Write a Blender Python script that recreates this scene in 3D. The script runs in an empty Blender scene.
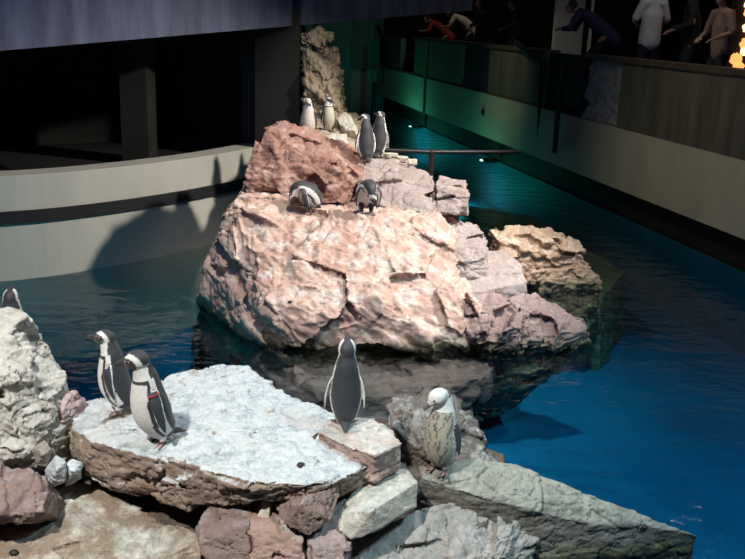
import bpy, bmesh, math, random
import numpy as np
from mathutils import Vector, Matrix
from mathutils.bvhtree import BVHTree
from mathutils.kdtree import KDTree

SC = bpy.context.scene
COL = SC.collection
PI = math.pi
rnd = random.Random(7)

# ------------------------------------------------------------------ camera
F = 920.0
PITCH, ROLL, CAM_H = math.radians(15.8), math.radians(2.0), 3.0
FW = Vector((0, math.cos(PITCH), -math.sin(PITCH)))
R0 = Vector((1, 0, 0)); U0 = Vector((0, math.sin(PITCH), math.cos(PITCH)))
CR = R0 * math.cos(ROLL) + U0 * math.sin(ROLL)
CU = U0 * math.cos(ROLL) - R0 * math.sin(ROLL)
EYE = Vector((0, 0, CAM_H))
cam_d = bpy.data.cameras.new('camera'); cam = bpy.data.objects.new('camera', cam_d); COL.objects.link(cam)
cam_d.sensor_width = 36; cam_d.lens = 36 * F / 745; cam_d.clip_start = .05; cam_d.clip_end = 200
m = Matrix((CR, CU, -FW)).transposed().to_4x4(); m.translation = EYE
cam.matrix_world = m
SC.camera = cam
SC.view_settings.view_transform = 'Standard'; SC.view_settings.look = 'None'
SC.view_settings.gamma = 1; SC.view_settings.use_curve_mapping = False
SC.view_settings.exposure = 0.0

def ray(x, y): return FW * F + CR * (x - 372.5) - CU * (y - 279.5)
def Z(x, y, z):                       # a photo point on the level z
    d = ray(x, y); return EYE + d * ((z - CAM_H) / d.z)
def Y(x, y, Yd):                      # a photo point at the distance Yd
    d = ray(x, y); return EYE + d * (Yd / d.y)

# ------------------------------------------------------------------ numpy noise
def hsh(ix, iy, iz, seed):
    with np.errstate(over='ignore'):
        h = (ix.astype(np.int64) * 374761393 + iy.astype(np.int64) * 668265263 + iz.astype(np.int64) * 2147483647 + seed * 974634217) & 0xffffffff
        h = ((h ^ (h >> 13)) * 1274126177) & 0xffffffff
        h = ((h ^ (h >> 16)) * 2246822519) & 0xffffffff
        h = h ^ (h >> 15)
    return (h & 0xffffff) / float(0x1000000)
def vnoise(p, seed=0):
    i = np.floor(p).astype(np.int64); f = p - i
    u = f * f * f * (f * (f * 6 - 15) + 10)
    r = 0
    for dx in (0, 1):
        for dy in (0, 1):
            for dz in (0, 1):
                w = (u[:, 0] if dx else 1 - u[:, 0]) * (u[:, 1] if dy else 1 - u[:, 1]) * (u[:, 2] if dz else 1 - u[:, 2])
                r = r + w * hsh(i[:, 0] + dx, i[:, 1] + dy, i[:, 2] + dz, seed)
    return r * 2 - 1
def fbm(p, o=4, seed=0, g=.5):
    a, r = 1.0, 0
    for k in range(o):
        r = r + a * vnoise(p * 2 ** k + 13.7 * k, seed + k); a *= g
    return r
def worley(p, seed=0):
    i = np.floor(p).astype(np.int64)
    n = len(p); f1 = np.full(n, 9.); f2 = np.full(n, 9.)
    off = np.zeros((n, 3)); cid = np.zeros((n, 3), np.int64)
    for dx in (-1, 0, 1):
        for dy in (-1, 0, 1):
            for dz in (-1, 0, 1):
                c = i + np.array((dx, dy, dz))
                q = np.stack([hsh(c[:, 0], c[:, 1], c[:, 2], seed + s) for s in (11, 23, 37)], 1) + c
                d = p - q; e = np.sqrt((d * d).sum(1))
                b = e < f1
                f2 = np.where(b, f1, np.minimum(f2, e)); f1 = np.where(b, e, f1)
                off[b] = d[b]; cid[b] = c[b]
    rv = np.stack([hsh(cid[:, 0], cid[:, 1], cid[:, 2], seed + s) for s in (51, 67, 79)], 1) * 2 - 1
    r0 = hsh(cid[:, 0], cid[:, 1], cid[:, 2], seed + 91)
    return f1, f2, off, rv, r0

# ------------------------------------------------------------------ materials
def mat(name):
    m = bpy.data.materials.new(name); m.use_nodes = True
    nt = m.node_tree; b = nt.nodes['Principled BSDF']
    return m, nt, b
def N(nt, t, **k):
    n = nt.nodes.new(t)
    for a, v in k.items():
        if a in n.inputs: n.inputs[a].default_value = v
        else: setattr(n, a, v)
    return n
def lk(nt, a, b): nt.links.new(a, b)
def ramp(nt, fac, p0, p1, c0=(0, 0, 0, 1), c1=(1, 1, 1, 1)):
    r = nt.nodes.new('ShaderNodeValToRGB'); e = r.color_ramp.elements
    e[0].position = p0; e[1].position = p1; e[0].color = c0; e[1].color = c1
    lk(nt, fac, r.inputs[0]); return r.outputs[0]
def mix(nt, fac, a, b):
    n = nt.nodes.new('ShaderNodeMix'); n.data_type = 'RGBA'
    for s, v in ((0, fac), (6, a), (7, b)):
        if hasattr(v, 'links'): lk(nt, v, n.inputs[s])
        else: n.inputs[s].default_value = v
    return n.outputs[2]
def c4(c): return (c[0], c[1], c[2], 1)
def noise(nt, vec, sc, det=4, rough=.55, w=0):
    n = nt.nodes.new('ShaderNodeTexNoise'); n.inputs['Scale'].default_value = sc
    n.inputs['Detail'].default_value = det; n.inputs['Roughness'].default_value = rough
    mp = nt.nodes.new('ShaderNodeMapping'); mp.inputs['Location'].default_value = (w * 3.1, w * 5.7, w * 2.3)
    lk(nt, vec, mp.inputs[0]); lk(nt, mp.outputs[0], n.inputs['Vector']); return n.outputs[0]
def math_n(nt, op, a, b):
    n = nt.nodes.new('ShaderNodeMath'); n.operation = op
    for s, v in ((0, a), (1, b)):
        if hasattr(v, 'links'): lk(nt, v, n.inputs[s])
        else: n.inputs[s].default_value = v
    return n.outputs[0]

def rock_mat(name, c1, c2, c3, guano=0.0, gcol=(.80, .79, .74), glo=.55, rough=.75, bump=.6, sc=1.0, wet=True, seed=0):
    """Stone of three tones in patches; bird droppings whiten the level tops; algae and wet stain up to the waterline."""
    m, nt, b = mat(name)
    geo = N(nt, 'ShaderNodeNewGeometry'); pos = geo.outputs['Position']
    n1 = noise(nt, pos, 1.6 * sc, 5, .6, seed); n2 = noise(nt, pos, 5.5 * sc, 6, .65, seed + 1)
    n3 = noise(nt, pos, 24 * sc, 4, .6, seed + 2)
    col = mix(nt, ramp(nt, n1, .42, .60), c4(c1), c4(c2))
    col = mix(nt, ramp(nt, n2, .50, .66), col, c4(c3))
    col = mix(nt, ramp(nt, n3, .30, .75), col, mix(nt, .5, col, c4([v * .55 for v in c1])))
    if guano > 0:
        sx = N(nt, 'ShaderNodeSeparateXYZ'); lk(nt, geo.outputs['Normal'], sx.inputs[0])
        up = ramp(nt, sx.outputs[2], glo, min(1, glo + .3))
        g = math_n(nt, 'MULTIPLY', up, ramp(nt, n2, .60 - .35 * guano, .78 - .35 * guano))
        col = mix(nt, g, col, mix(nt, ramp(nt, n2, .40, .60), c4(gcol), mix(nt, ramp(nt, n3, .35, .65), c4(gcol), (gcol[0] * .50, gcol[1] * .55, gcol[2] * .59, 1))))
    if wet:
        sp = N(nt, 'ShaderNodeSeparateXYZ'); lk(nt, pos, sp.inputs[0])
        zz = math_n(nt, 'ADD', sp.outputs[2], math_n(nt, 'MULTIPLY', math_n(nt, 'SUBTRACT', n2, .5), -.28))
        al = ramp(nt, zz, .03, .16, (1, 1, 1, 1), (0, 0, 0, 1))
        col = mix(nt, math_n(nt, 'MULTIPLY', al, .75), col, mix(nt, ramp(nt, n3, .4, .6), (.10, .085, .05, 1), (.10, .13, .035, 1)))
        wt = ramp(nt, zz, -.02, .06, (1, 1, 1, 1), (0, 0, 0, 1))
        dp_ = ramp(nt, math_n(nt, 'ADD', zz, .5), .30, .46)
        col = mix(nt, math_n(nt, 'MULTIPLY', wt, dp_), col, (.022, .020, .014, 1))
        rg = N(nt, 'ShaderNodeMapRange'); lk(nt, al, rg.inputs[0]); rg.inputs[3].default_value = rough; rg.inputs[4].default_value = .25
        lk(nt, rg.outputs[0], b.inputs['Roughness'])
    else:
        b.inputs['Roughness'].default_value = rough
    lk(nt, col, b.inputs['Base Color'])
    v = N(nt, 'ShaderNodeTexVoronoi', Scale=14 * sc); v.feature = 'DISTANCE_TO_EDGE'
    wv = nt.nodes.new('ShaderNodeVectorMath'); wv.operation = 'MULTIPLY_ADD'
    nn = N(nt, 'ShaderNodeTexNoise', Scale=5.0 * sc); lk(nt, pos, nn.inputs['Vector'])
    lk(nt, nn.outputs[1], wv.inputs[0]); wv.inputs[1].default_value = (.35, .35, .35); lk(nt, pos, wv.inputs[2])
    lk(nt, wv.outputs[0], v.inputs['Vector'])
    crack = ramp(nt, v.outputs['Distance'], 0, .05)
    rn_ = N(nt, 'ShaderNodeTexNoise', Scale=7.0 * sc, Detail=7.0, Roughness=.62); rn_.noise_type = 'RIDGED_MULTIFRACTAL'
    lk(nt, pos, rn_.inputs['Vector'])
    h = math_n(nt, 'ADD', math_n(nt, 'MULTIPLY', n3, .5), math_n(nt, 'MULTIPLY', crack, .12))
    h = math_n(nt, 'ADD', h, math_n(nt, 'MULTIPLY', rn_.outputs[0], -.28))
    h = math_n(nt, 'ADD', h, math_n(nt, 'MULTIPLY', noise(nt, pos, 70 * sc, 3, .6, seed + 4), .25))
    bp = N(nt, 'ShaderNodeBump', Strength=bump, Distance=.03); lk(nt, h, bp.inputs['Height'])
    lk(nt, bp.outputs[0], b.inputs['Normal'])
    b.inputs['Specular IOR Level'].default_value = .3
    return m

def plain(name, col, rough=.6, metal=0, nscale=0, namt=.25, stretch=(1, 1, 1), bump=0, spec=.4):
    m, nt, b = mat(name)
    if nscale:
        geo = N(nt, 'ShaderNodeNewGeometry'); mp = N(nt, 'ShaderNodeMapping'); mp.inputs['Scale'].default_value = stretch
        lk(nt, geo.outputs['Position'], mp.inputs[0])
        n = noise(nt, mp.outputs[0], nscale, 5, .6)
        lk(nt, mix(nt, ramp(nt, n, .35, .7), c4(col), c4([v * (1 - namt) for v in col])), b.inputs['Base Color'])
        if bump:
            bp = N(nt, 'ShaderNodeBump', Strength=bump, Distance=.01); lk(nt, n, bp.inputs['Height']); lk(nt, bp.outputs[0], b.inputs['Normal'])
    else:
        b.inputs['Base Color'].default_value = c4(col)
    b.inputs['Roughness'].default_value = rough; b.inputs['Metallic'].default_value = metal
    b.inputs['Specular IOR Level'].default_value = spec
    return m
def glow(name, col, s):
    m, nt, b = mat(name); b.inputs['Base Color'].default_value = c4(col)
    b.inputs['Emission Color'].default_value = c4(col); b.inputs['Emission Strength'].default_value = s
    return m

# ------------------------------------------------------------------ object helpers
def link(name, me, material=None, parent=None):
    o = bpy.data.objects.new(name, me); COL.objects.link(o)
    if material: me.materials.append(material)
    if parent: o.parent = parent
    return o
def tag(o, label, cat, group=None):
    o['label'] = label; o['category'] = cat
    if group: o['group'] = group
    return o
def struct(o): o['kind'] = 'structure'; return o
def mesh_of(name, v, f, smooth=False):
    me = bpy.data.meshes.new(name); me.from_pydata([tuple(p) for p in v], [], f); me.update()
    if smooth: me.polygons.foreach_set('use_smooth', [True] * len(me.polygons))
    return me
class MB:
    def __init__(s): s.v = []; s.f = []
    def add(s, v, f):
        n = len(s.v); s.v += [Vector(p) for p in v]; s.f += [[i + n for i in q] for q in f]; return s
    def prism(s, bottom, top):
        n = len(bottom)
        s.add(list(bottom) + list(top), [list(range(n))[::-1], list(range(n, 2 * n))] + [[i, (i + 1) % n, n + (i + 1) % n, n + i] for i in range(n)]); return s
    def box(s, a, b):
        x0, y0, z0 = a; x1, y1, z1 = b
        q = [(x0, y0), (x1, y0), (x1, y1), (x0, y1)]
        return s.prism([(x, y, z0) for x, y in q], [(x, y, z1) for x, y in q])
    def beam(s, p, q, depth, z0, z1):      # upright slab between two plan points, depth to the left of p->q
        p = Vector(p[:2]); q = Vector(q[:2]); d = (q - p).normalized(); n = Vector((-d.y, d.x)) * depth
        c = [p, q, q + n, p + n]
        za = z0 if isinstance(z0, tuple) else (z0, z0); zb = z1 if isinstance(z1, tuple) else (z1, z1)
        zz = lambda t: [t[0], t[1], t[1], t[0]]
        return s.prism([(a.x, a.y, z) for a, z in zip(c, zz(za))], [(a.x, a.y, z) for a, z in zip(c, zz(zb))])
    def tube(s, pts, radii, seg=10, flat=1.0, side=None):
        """round-ended sweep; flat<1 squashes it across `side`"""
        pts = [Vector(p) for p in pts]
        if not hasattr(radii, '__len__'): radii = [radii] * len(pts)
        P, Rr, T = [], [], []
        for i, p in enumerate(pts):
            t = (pts[min(i + 1, len(pts) - 1)] - pts[max(i - 1, 0)]).normalized()
            if i == 0:
                for k in (.98, .7, .35): P.append(p - t * radii[0] * k); Rr.append(radii[0] * math.sqrt(1 - k * k)); T.append(t)
            P.append(p); Rr.append(radii[i]); T.append(t)
            if i == len(pts) - 1:
                for k in (.35, .7, .98): P.append(p + t * radii[-1] * k); Rr.append(radii[-1] * math.sqrt(1 - k * k)); T.append(t)
        a = Vector(side) if side else (Vector((0, 0, 1)) if abs(T[0].z) < .9 else Vector((1, 0, 0)))
        v, f = [], []
        for p, r, t in zip(P, Rr, T):
            u = (a - t * a.dot(t)).normalized(); w = t.cross(u)
            for k in range(seg):
                an = 2 * PI * k / seg
                v.append(p + u * (r * flat * math.cos(an)) + w * (r * math.sin(an)))
        n = len(P)
        for i in range(n - 1):
            for k in range(seg):
                f.append([i * seg + k, i * seg + (k + 1) % seg, (i + 1) * seg + (k + 1) % seg, (i + 1) * seg + k])
        f.append(list(range(seg))[::-1]); f.append([(n - 1) * seg + k for k in range(seg)])
        return s.add(v, f)
    def ball(s, c, r, M=None, nu=20, nv=12):
        c = Vector(c); r = r if hasattr(r, '__len__') else (r, r, r); v, f = [], []
        for j in range(nv + 1):
            th = PI * (j / nv if 0 < j < nv else (.001 if j == 0 else .999))
            for i in range(nu):
                a = 2 * PI * i / nu
                p = Vector((r[0] * math.sin(th) * math.cos(a), r[1] * math.sin(th) * math.sin(a), r[2] * math.cos(th)))
                v.append(c + (M @ p if M else p))
        for j in range(nv):
            for i in range(nu): f.append([j * nu + i, (j + 1) * nu + i, (j + 1) * nu + (i + 1) % nu, j * nu + (i + 1) % nu])
        f.append(list(range(nu))); f.append([nv * nu + i for i in range(nu)][::-1])
        return s.add(v, f)
    def build(s, name, material=None, parent=None, smooth=False):
        return link(name, mesh_of(name, s.v, s.f, smooth), material, parent)

def remeshed(v, f, voxel, smooth_it=0):
    me = mesh_of('tmp', v, f); o = bpy.data.objects.new('tmp', me); COL.objects.link(o)
    md = o.modifiers.new('r', 'REMESH'); md.mode = 'VOXEL'; md.voxel_size = voxel; md.use_smooth_shade = True
    if smooth_it:
        sm = o.modifiers.new('s', 'SMOOTH'); sm.iterations = smooth_it; sm.factor = .5
    dg = bpy.context.evaluated_depsgraph_get(); dg.update()
    r = bpy.data.meshes.new_from_object(o.evaluated_get(dg))
    bpy.data.objects.remove(o); bpy.data.meshes.remove(me)
    return r
def hull(pts):
    bm = bmesh.new()
    for p in pts: bm.verts.new(p)
    r = bmesh.ops.convex_hull(bm, input=bm.verts)
    bmesh.ops.delete(bm, geom=list({e for e in r['geom_interior'] + r['geom_unused'] if isinstance(e, bmesh.types.BMVert)}), context='VERTS')
    bmesh.ops.recalc_face_normals(bm, faces=bm.faces)
    bm.verts.index_update(); v = [x.co.copy() for x in bm.verts]; f = [[x.index for x in q.verts] for q in bm.faces]
    bm.free(); return v, f

def clip(faces, p, n):
    """a convex cell cut by the plane through p; keeps the side away from n and caps the cut"""
    out, cut = [], []
    for f in faces:
        ds = [(q - p).dot(n) for q in f]
        if max(ds) <= 1e-9: out.append(f); continue
        g = []
        for i, q in enumerate(f):
            j = (i + 1) % len(f)
            if ds[i] <= 0: g.append(q)
            if (ds[i] < 0 < ds[j]) or (ds[j] < 0 < ds[i]):
                x = q.lerp(f[j], ds[i] / (ds[i] - ds[j])); g.append(x); cut.append(x)
        if len(g) > 2: out.append(g)
    if len(cut) > 2:
        c = sum(cut, Vector()) / len(cut); u = n.orthogonal().normalized(); w = n.cross(u)
        out.append(sorted(cut, key=lambda q: math.atan2((q - c).dot(w), (q - c).dot(u))))
    return out
def fractured(pts, size, amp, dip, flat, seed, turn=4.0):
    """breaks a convex block into angular chunks lying along the bedding, each nudged and tilted a little"""
    rg = random.Random(seed)
    v, f = hull(pts); cen = sum(v, Vector()) / len(v)
    tri, area = [], []
    for q in f:
        for i in range(1, len(q) - 1):
            t = (v[q[0]], v[q[i]], v[q[i + 1]]); tri.append(t); area.append((t[1] - t[0]).cross(t[2] - t[0]).length / 2)
    n = max(4, min(220, int(sum(area) / size ** 2 * 2.2)))
    ax = Vector(dip).normalized()
    st = lambda p: p + ax * (p.dot(ax) * (flat - 1)); un = lambda p: p + ax * (p.dot(ax) * (1 / flat - 1))
    seeds = []
    for t in rg.choices(tri, area, k=n):
        a, b = sorted((rg.random(), rg.random())); p = t[0] * a + t[1] * (b - a) + t[2] * (1 - b)
        nm = (t[1] - t[0]).cross(t[2] - t[0]).normalized()
        if nm.dot(p - cen) < 0: nm = -nm
        seeds.append((p - nm * size * rg.uniform(.05, .45), nm))
    S = [st(x[0]) for x in seeds]
    base = [[st(v[i]) for i in q] for q in f]
    mb = MB()
    core = [cen + (p - cen) * (1 - min(.25, (amp * .9 + .012) / max(.05, (p - cen).length))) for p in pts]
    mb.add(*hull(core))
    for i, p in enumerate(S):
        cell = base
        for j in sorted(range(n), key=lambda k: (S[k] - p).length_squared)[1:22]:
            d = S[j] - p
            if d.length < 1e-5: continue
            cell = clip(cell, (S[j] + p) / 2, d.normalized())
            if len(cell) < 4: break
        if len(cell) < 4: continue
        vs = [un(q) for g in cell for q in g]
        c = sum(vs, Vector()) / len(vs)
        R = Matrix.Rotation(math.radians(rg.uniform(-turn, turn)), 3, Vector((rg.gauss(0, 1), rg.gauss(0, 1), rg.gauss(0, 1))).normalized())
        sh = seeds[i][1] * amp * rg.choice((0, 0, rg.uniform(-1.2, .3), rg.uniform(-1.2, .3)))
        k = 0.99
        try: mb.add(*hull([c + R @ ((q - c) * k) + sh for q in vs]))
        except Exception: pass
    return mb
BVHS = []
def rock(name, hulls, material, label, voxel=.02, chips=((.45, .05), (.16, .022)), strata=(.10, .02), dip=(.15, -.2, 1), rough=.018,
         crack=.02, seed=1, group=None, cat='rock', soft=.5, stretch=(1, 1, 1.6), flat=1.5, turn=4.0):
    mb = MB()
    fs, fa = chips[0]
    for k, h in enumerate(hulls):
        fb = fractured(h, fs, fa, dip, flat, seed * 31 + k, turn); mb.add(fb.v, fb.f)
    me = remeshed(mb.v, mb.f, voxel * .78, 0)
    n = len(me.vertices); co = np.zeros(n * 3, np.float32); no = np.zeros(n * 3, np.float32)
    me.vertices.foreach_get('co', co); me.vertex_normals.foreach_get('vector', no)
    co = co.reshape(-1, 3).astype(float); no = no.reshape(-1, 3).astype(float)
    dp = np.array(dip, float); dp /= np.linalg.norm(dp)
    an = co + (co @ dp)[:, None] * dp * 1.2
    w = np.stack([fbm(co * 3 + 31 * k, 3, seed + 5 * k) for k in range(3)], 1)
    d = np.zeros(n)
    rg = np.random.RandomState(seed * 13 + 5)
    for k, (s, a) in enumerate(chips[1:]):
        a *= .55
        q = (an + w * s * .05) / s
        f1, f2, off, rv, r0 = worley(q * .8, seed * 7 + k * 101)
        tri = []
        for j in range(6):                                  # creased planes: the lowest of six folded slopes
            u = rg.normal(size=3); u /= np.linalg.norm(u)
            x = q @ u * rg.uniform(.35, .7) + rg.uniform() + (r0 - .5) * .25
            tri.append(np.abs(2 * (x - np.floor(x)) - 1))
        tri = np.sort(np.stack(tri), 0)
        d += a * (2.6 * tri[0] + .9 * tri[1] - .75 + (r0 - .5) * .35)
        if k < 2: d -= crack * (.6 ** k) * np.clip(1 - (f2 - f1) / .05, 0, 1) * (r0 > .45)
    if strata:
        th, a = strata
        h = (co @ dp + w[:, 0] * th * .6) / th; hi = np.floor(h); fr = h - hi
        lay = hsh(hi.astype(np.int64), hi.astype(np.int64) * 0, hi.astype(np.int64) * 0, seed) - .5
        side = 1 - np.abs(no @ dp) ** 2
        d += .6 * a * side * (lay * 1.6 - .3 - .5 * np.clip(1 - fr / .14, 0, 1))
    rg_ = 1 - np.abs(fbm(an * 5, 5, seed + 77, .6)); d += rough * .55 * (rg_ - .75)
    co = co + no * d[:, None]
    me.vertices.foreach_set('co', co.astype(np.float32).ravel()); me.update()
    me.polygons.foreach_set('use_smooth', [True] * len(me.polygons))
    o = link(name, me, material)
    me.name = name
    tag(o, label, cat, group)
    BVHS.append(BVHTree.FromPolygons([tuple(v) for v in co], [tuple(p.vertices) for p in me.polygons]))
    return o
def on_rock(px, py, only=None):                   # the rock point that the photo shows there
    d = ray(px, py).normalized(); best = None
    for b in (BVHS if only is None else BVHS[only:only + 1]):
        h = b.ray_cast(EYE, d)
        if h[0] is not None and (best is None or h[3] < best[1]): best = (h[0], h[3])
    return best[0]
def ground(x, y, top=4.0):
    z = -9
    for b in BVHS:
        h = b.ray_cast(Vector((x, y, top)), Vector((0, 0, -1)))
        if h[0] is not None: z = max(z, h[0].z)
    return z

# ------------------------------------------------------------------ setting
M_WHITEWALL = plain('painted_wall', (.56, .545, .455), .55, nscale=1.2, namt=.18, stretch=(1, 1, .4))
M_RIGHTWALL = plain('cream_wall', (.56, .52, .38), .6, nscale=1.5, namt=.15, stretch=(1, 1, .4))
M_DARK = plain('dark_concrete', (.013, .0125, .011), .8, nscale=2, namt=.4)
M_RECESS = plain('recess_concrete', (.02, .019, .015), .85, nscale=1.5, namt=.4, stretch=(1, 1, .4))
M_BEAM = plain('blue_grey_concrete', (.11, .125, .19), .75, nscale=5, namt=.6, stretch=(1, 1, .16), bump=.3)
M_PANEL = plain('olive_board_panel', (.23, .22, .13), .7, nscale=5, namt=.45, stretch=(1, 1, .12))
M_PANEL2 = plain('brown_board_panel', (.15, .135, .10), .7, nscale=4, namt=.5, stretch=(1, 1, .15))
M_BLACK = plain('black_metal', (.012, .012, .013), .45, metal=0)
M_STRIPE = plain('black_rubber', (.012, .012, .014), .7)
M_COPING = plain('wood_rail', (.10, .075, .05), .5, nscale=6, namt=.4)
M_TEAL = plain('teal_wall', (.10, .17, .16), .7, nscale=1, namt=.3)
M_GREYPILLAR = plain('grey_plaster', (.42, .41, .38), .7, nscale=1, namt=.2)
M_FLOORB = plain('blue_pool_paint', (.008, .215, .37), .6, nscale=.9, namt=.3)
M_DECK = plain('deck_concrete', (.08, .08, .075), .8, nscale=2, namt=.3)

# pool floor and water
POOL_Z = -1.1
pf = MB().add([(-9, -3, POOL_Z), (12, -3, POOL_Z), (12, 36, POOL_Z), (-9, 36, POOL_Z)], [[0, 1, 2, 3]]).build('floor', M_FLOORB); struct(pf)

mw, nt, b = mat('pool_water'); nt.nodes.remove(b)
geo = N(nt, 'ShaderNodeNewGeometry')
mp = N(nt, 'ShaderNodeMapping'); mp.inputs['Scale'].default_value = (1, 1.7, 1); lk(nt, geo.outputs['Position'], mp.inputs[0])
h = math_n(nt, 'ADD', math_n(nt, 'MULTIPLY', noise(nt, mp.outputs[0], 2.2, 2, .5), 1.0), math_n(nt, 'MULTIPLY', noise(nt, mp.outputs[0], 9, 2, .5, 2), .16))
bp = N(nt, 'ShaderNodeBump', Strength=.34, Distance=.08); lk(nt, h, bp.inputs['Height'])
fr = N(nt, 'ShaderNodeFresnel', IOR=1.33); lk(nt, bp.outputs[0], fr.inputs['Normal'])
gl = N(nt, 'ShaderNodeBsdfGlossy', Roughness=.05); lk(nt, bp.outputs[0], gl.inputs['Normal'])
tr = N(nt, 'ShaderNodeBsdfTransparent', Color=(.94, .97, .97, 1))
mx = N(nt, 'ShaderNodeMixShader'); lk(nt, fr.outputs[0], mx.inputs[0]); lk(nt, tr.outputs[0], mx.inputs[1]); lk(nt, gl.outputs[0], mx.inputs[2])
lk(nt, mx.outputs[0], nt.nodes['Material Output'].inputs[0])
va = N(nt, 'ShaderNodeVolumeAbsorption', Color=(.30, .78, .88, 1), Density=.7); lk(nt, va.outputs[0], nt.nodes['Material Output'].inputs[1])
wt = MB().box((-9, -3, POOL_Z - .1), (12, 36, 0)).build('water', mw); struct(wt)

# curved white pool wall on the left, with its black rub strip
path = [(-8.0, 8.9), (-6.3, 9.15), (-5.0, 9.55), (-4.19, 9.98), (-3.62, 10.36), (-2.99, 11.0), (-2.41, 11.76), (-1.95, 12.55), (-1.55, 13.5), (-1.3, 14.6), (-1.15, 16.0)]
def sweep(path, off0, off1, z0, z1, sub=4):
    P = []
    pv = [Vector(p) for p in path]
    for i in range(len(pv) - 1):
        a, b_, c, d = pv[max(i - 1, 0)], pv[i], pv[i + 1], pv[min(i + 2, len(pv) - 1)]
        for k in range(sub):
            t = k / sub
            P.append(.5 * ((2 * b_) + (c - a) * t + (2 * a - 5 * b_ + 4 * c - d) * t * t + (3 * b_ - a - 3 * c + d) * t ** 3))
    P.append(pv[-1]); v, f = [], []
    for i, p in enumerate(P):
        t = (P[min(i + 1, len(P) - 1)] - P[max(i - 1, 0)]).normalized(); n = Vector((-t.y, t.x))
        a, b_ = p + n * off0, p + n * off1
        v += [(a.x, a.y, z0), (a.x, a.y, z1), (b_.x, b_.y, z1), (b_.x, b_.y, z0)]
    for i in range(len(P) - 1):
        for k in range(4): f.append([4 * i + k, 4 * i + (k + 1) % 4, 4 * i + 4 + (k + 1) % 4, 4 * i + 4 + k])
    f += [[3, 2, 1, 0], [4 * len(P) - 4 + k for k in range(4)]]
    return v, f
wl = MB().add(*sweep(path, 0, .35, -1.1, 1.2)).build('wall_left', M_WHITEWALL); struct(wl)
st = MB().add(*sweep(path, -.035, .02, .66, .80)).build('trim_1', M_STRIPE); struct(st)
bo = MB()
for i in range(3, 8):
    for k in range(3):
        a, b_ = Vector(path[i - 1]), Vector(path[i]); p = a.lerp(b_, (k + .5) / 3); t = (b_ - a).normalized(); n = Vector((t.y, -t.x))
        p = p + n * .03; bo.ball((p.x, p.y, .73), .012, nu=8, nv=6)
b_ = bo.build('bolt_heads', plain('steel', (.35, .35, .33), .4, 1), st)

# dark recess behind it
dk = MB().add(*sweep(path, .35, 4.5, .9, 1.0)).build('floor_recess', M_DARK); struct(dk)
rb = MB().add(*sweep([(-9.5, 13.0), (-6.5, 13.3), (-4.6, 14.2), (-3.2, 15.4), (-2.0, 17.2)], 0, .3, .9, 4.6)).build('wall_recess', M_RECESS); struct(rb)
def pillar(name, x0, x1, Yd, z0, z1, material, depth=.4):
    a = Y(x0, 100, Yd); b2 = Y(x1, 100, Yd)
    o = MB().box((a.x, Yd, z0), (b2.x, Yd + depth, z1)).build(name, material); struct(o); return o
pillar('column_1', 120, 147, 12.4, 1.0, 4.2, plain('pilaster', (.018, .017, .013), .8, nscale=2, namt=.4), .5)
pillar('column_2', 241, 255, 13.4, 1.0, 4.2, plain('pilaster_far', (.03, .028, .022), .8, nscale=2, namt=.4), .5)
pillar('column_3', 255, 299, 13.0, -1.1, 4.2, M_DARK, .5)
# blue-grey ramp beam across the top
bA, bB = Y(-60, 56, 9.2), Y(472, 10.5, 16.4)
nb = MB().beam(bA, bB, .5, (bA.z, bB.z), (bA.z + 1.3, bB.z + 1.3)).build('beam', M_BEAM); struct(nb)

# right wall: set-back plinth coloured dark for undercut shade, cream wall, board panels, rail
def RW(yy): return Vector((4.73 - .222 * (yy - 11.5), yy))
rd = (RW(1) - RW(0)).normalized(); rn = Vector((rd.y, -rd.x))       # rn points away from the pool
def rwall(name, ya, yb, off, th, z0, z1, material, parent=None):
    a, c = RW(yb) + rn * off, RW(ya) + rn * off          # walking towards the viewer keeps the depth outside
    return MB().beam(a, c, th, z0, z1).build(name, material, parent)
struct(rwall('wall_plinth', 3, 33.5, .25, .5, -1.1, .47, M_DARK))
struct(rwall('wall_pool_liner', 3, 33.5, .21, .06, -1.1, -.06, M_FLOORB))
struct(rwall('wall_right', 3, 33.5, 0, .5, .45, 1.42, M_RIGHTWALL))
struct(rwall('floor_deck', 3, 33.5, .35, 6, 1.3, 1.95, M_DECK))
def wall_Y(px, z):                        # distance at which the photo column px meets the wall
    lo, hi = 4., 33.
    for _ in range(50):
        mid = (lo + hi) / 2; w = RW(mid); v = Vector((w.x, w.y, z)) - EYE
        x = 372.5 + F * v.dot(CR) / v.dot(FW)
        if x > px: lo = mid
        else: hi = mid
    return (lo + hi) / 2
wy = lambda px: wall_Y(px, 1.9)
struct(rwall('wall_panel_olive', wy(461), wy(414), .02, .16, 1.42, 2.46, M_PANEL))
struct(rwall('wall_panel_dark', wy(545), wy(488), .02, .16, 1.42, 2.46, M_PANEL2))
struct(rwall('wall_panel_gate', wy(581), wy(546), .05, .12, 1.42, 2.5, M_BLACK))
struct(rwall('wall_panel_brown', 6, wy(618), .02, .16, 1.42, 2.46, M_PANEL2))
struct(rwall('wall_panel_far', wy(400), 33.3, .02, .16, 1.42, 2.46, M_PANEL2))
struct(rwall('trim_2', wy(545), wy(413), -.03, .30, 2.46, 2.54, M_COPING))
struct(rwall('trim_3', 6, wy(580), -.03, .30, 2.46, 2.54, M_COPING))
mg, nt, b = mat('dark_blue_glass'); b.inputs['Base Color'].default_value = (.03, .06, .09, 1); b.inputs['Roughness'].default_value = .12; b.inputs['Transmission Weight'].default_value = .35
struct(rwall('window_1', wy(487), wy(462), .06, .03, 1.42, 2.46, mg))
mc, nt, b = mat('crinkled_clear_sheet'); b.inputs['Base Color'].default_value = (.55, .56, .52, 1); b.inputs['Roughness'].default_value = .18
b.inputs['Transmission Weight'].default_value = .3; b.inputs['Specular IOR Level'].default_value = .9
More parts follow.
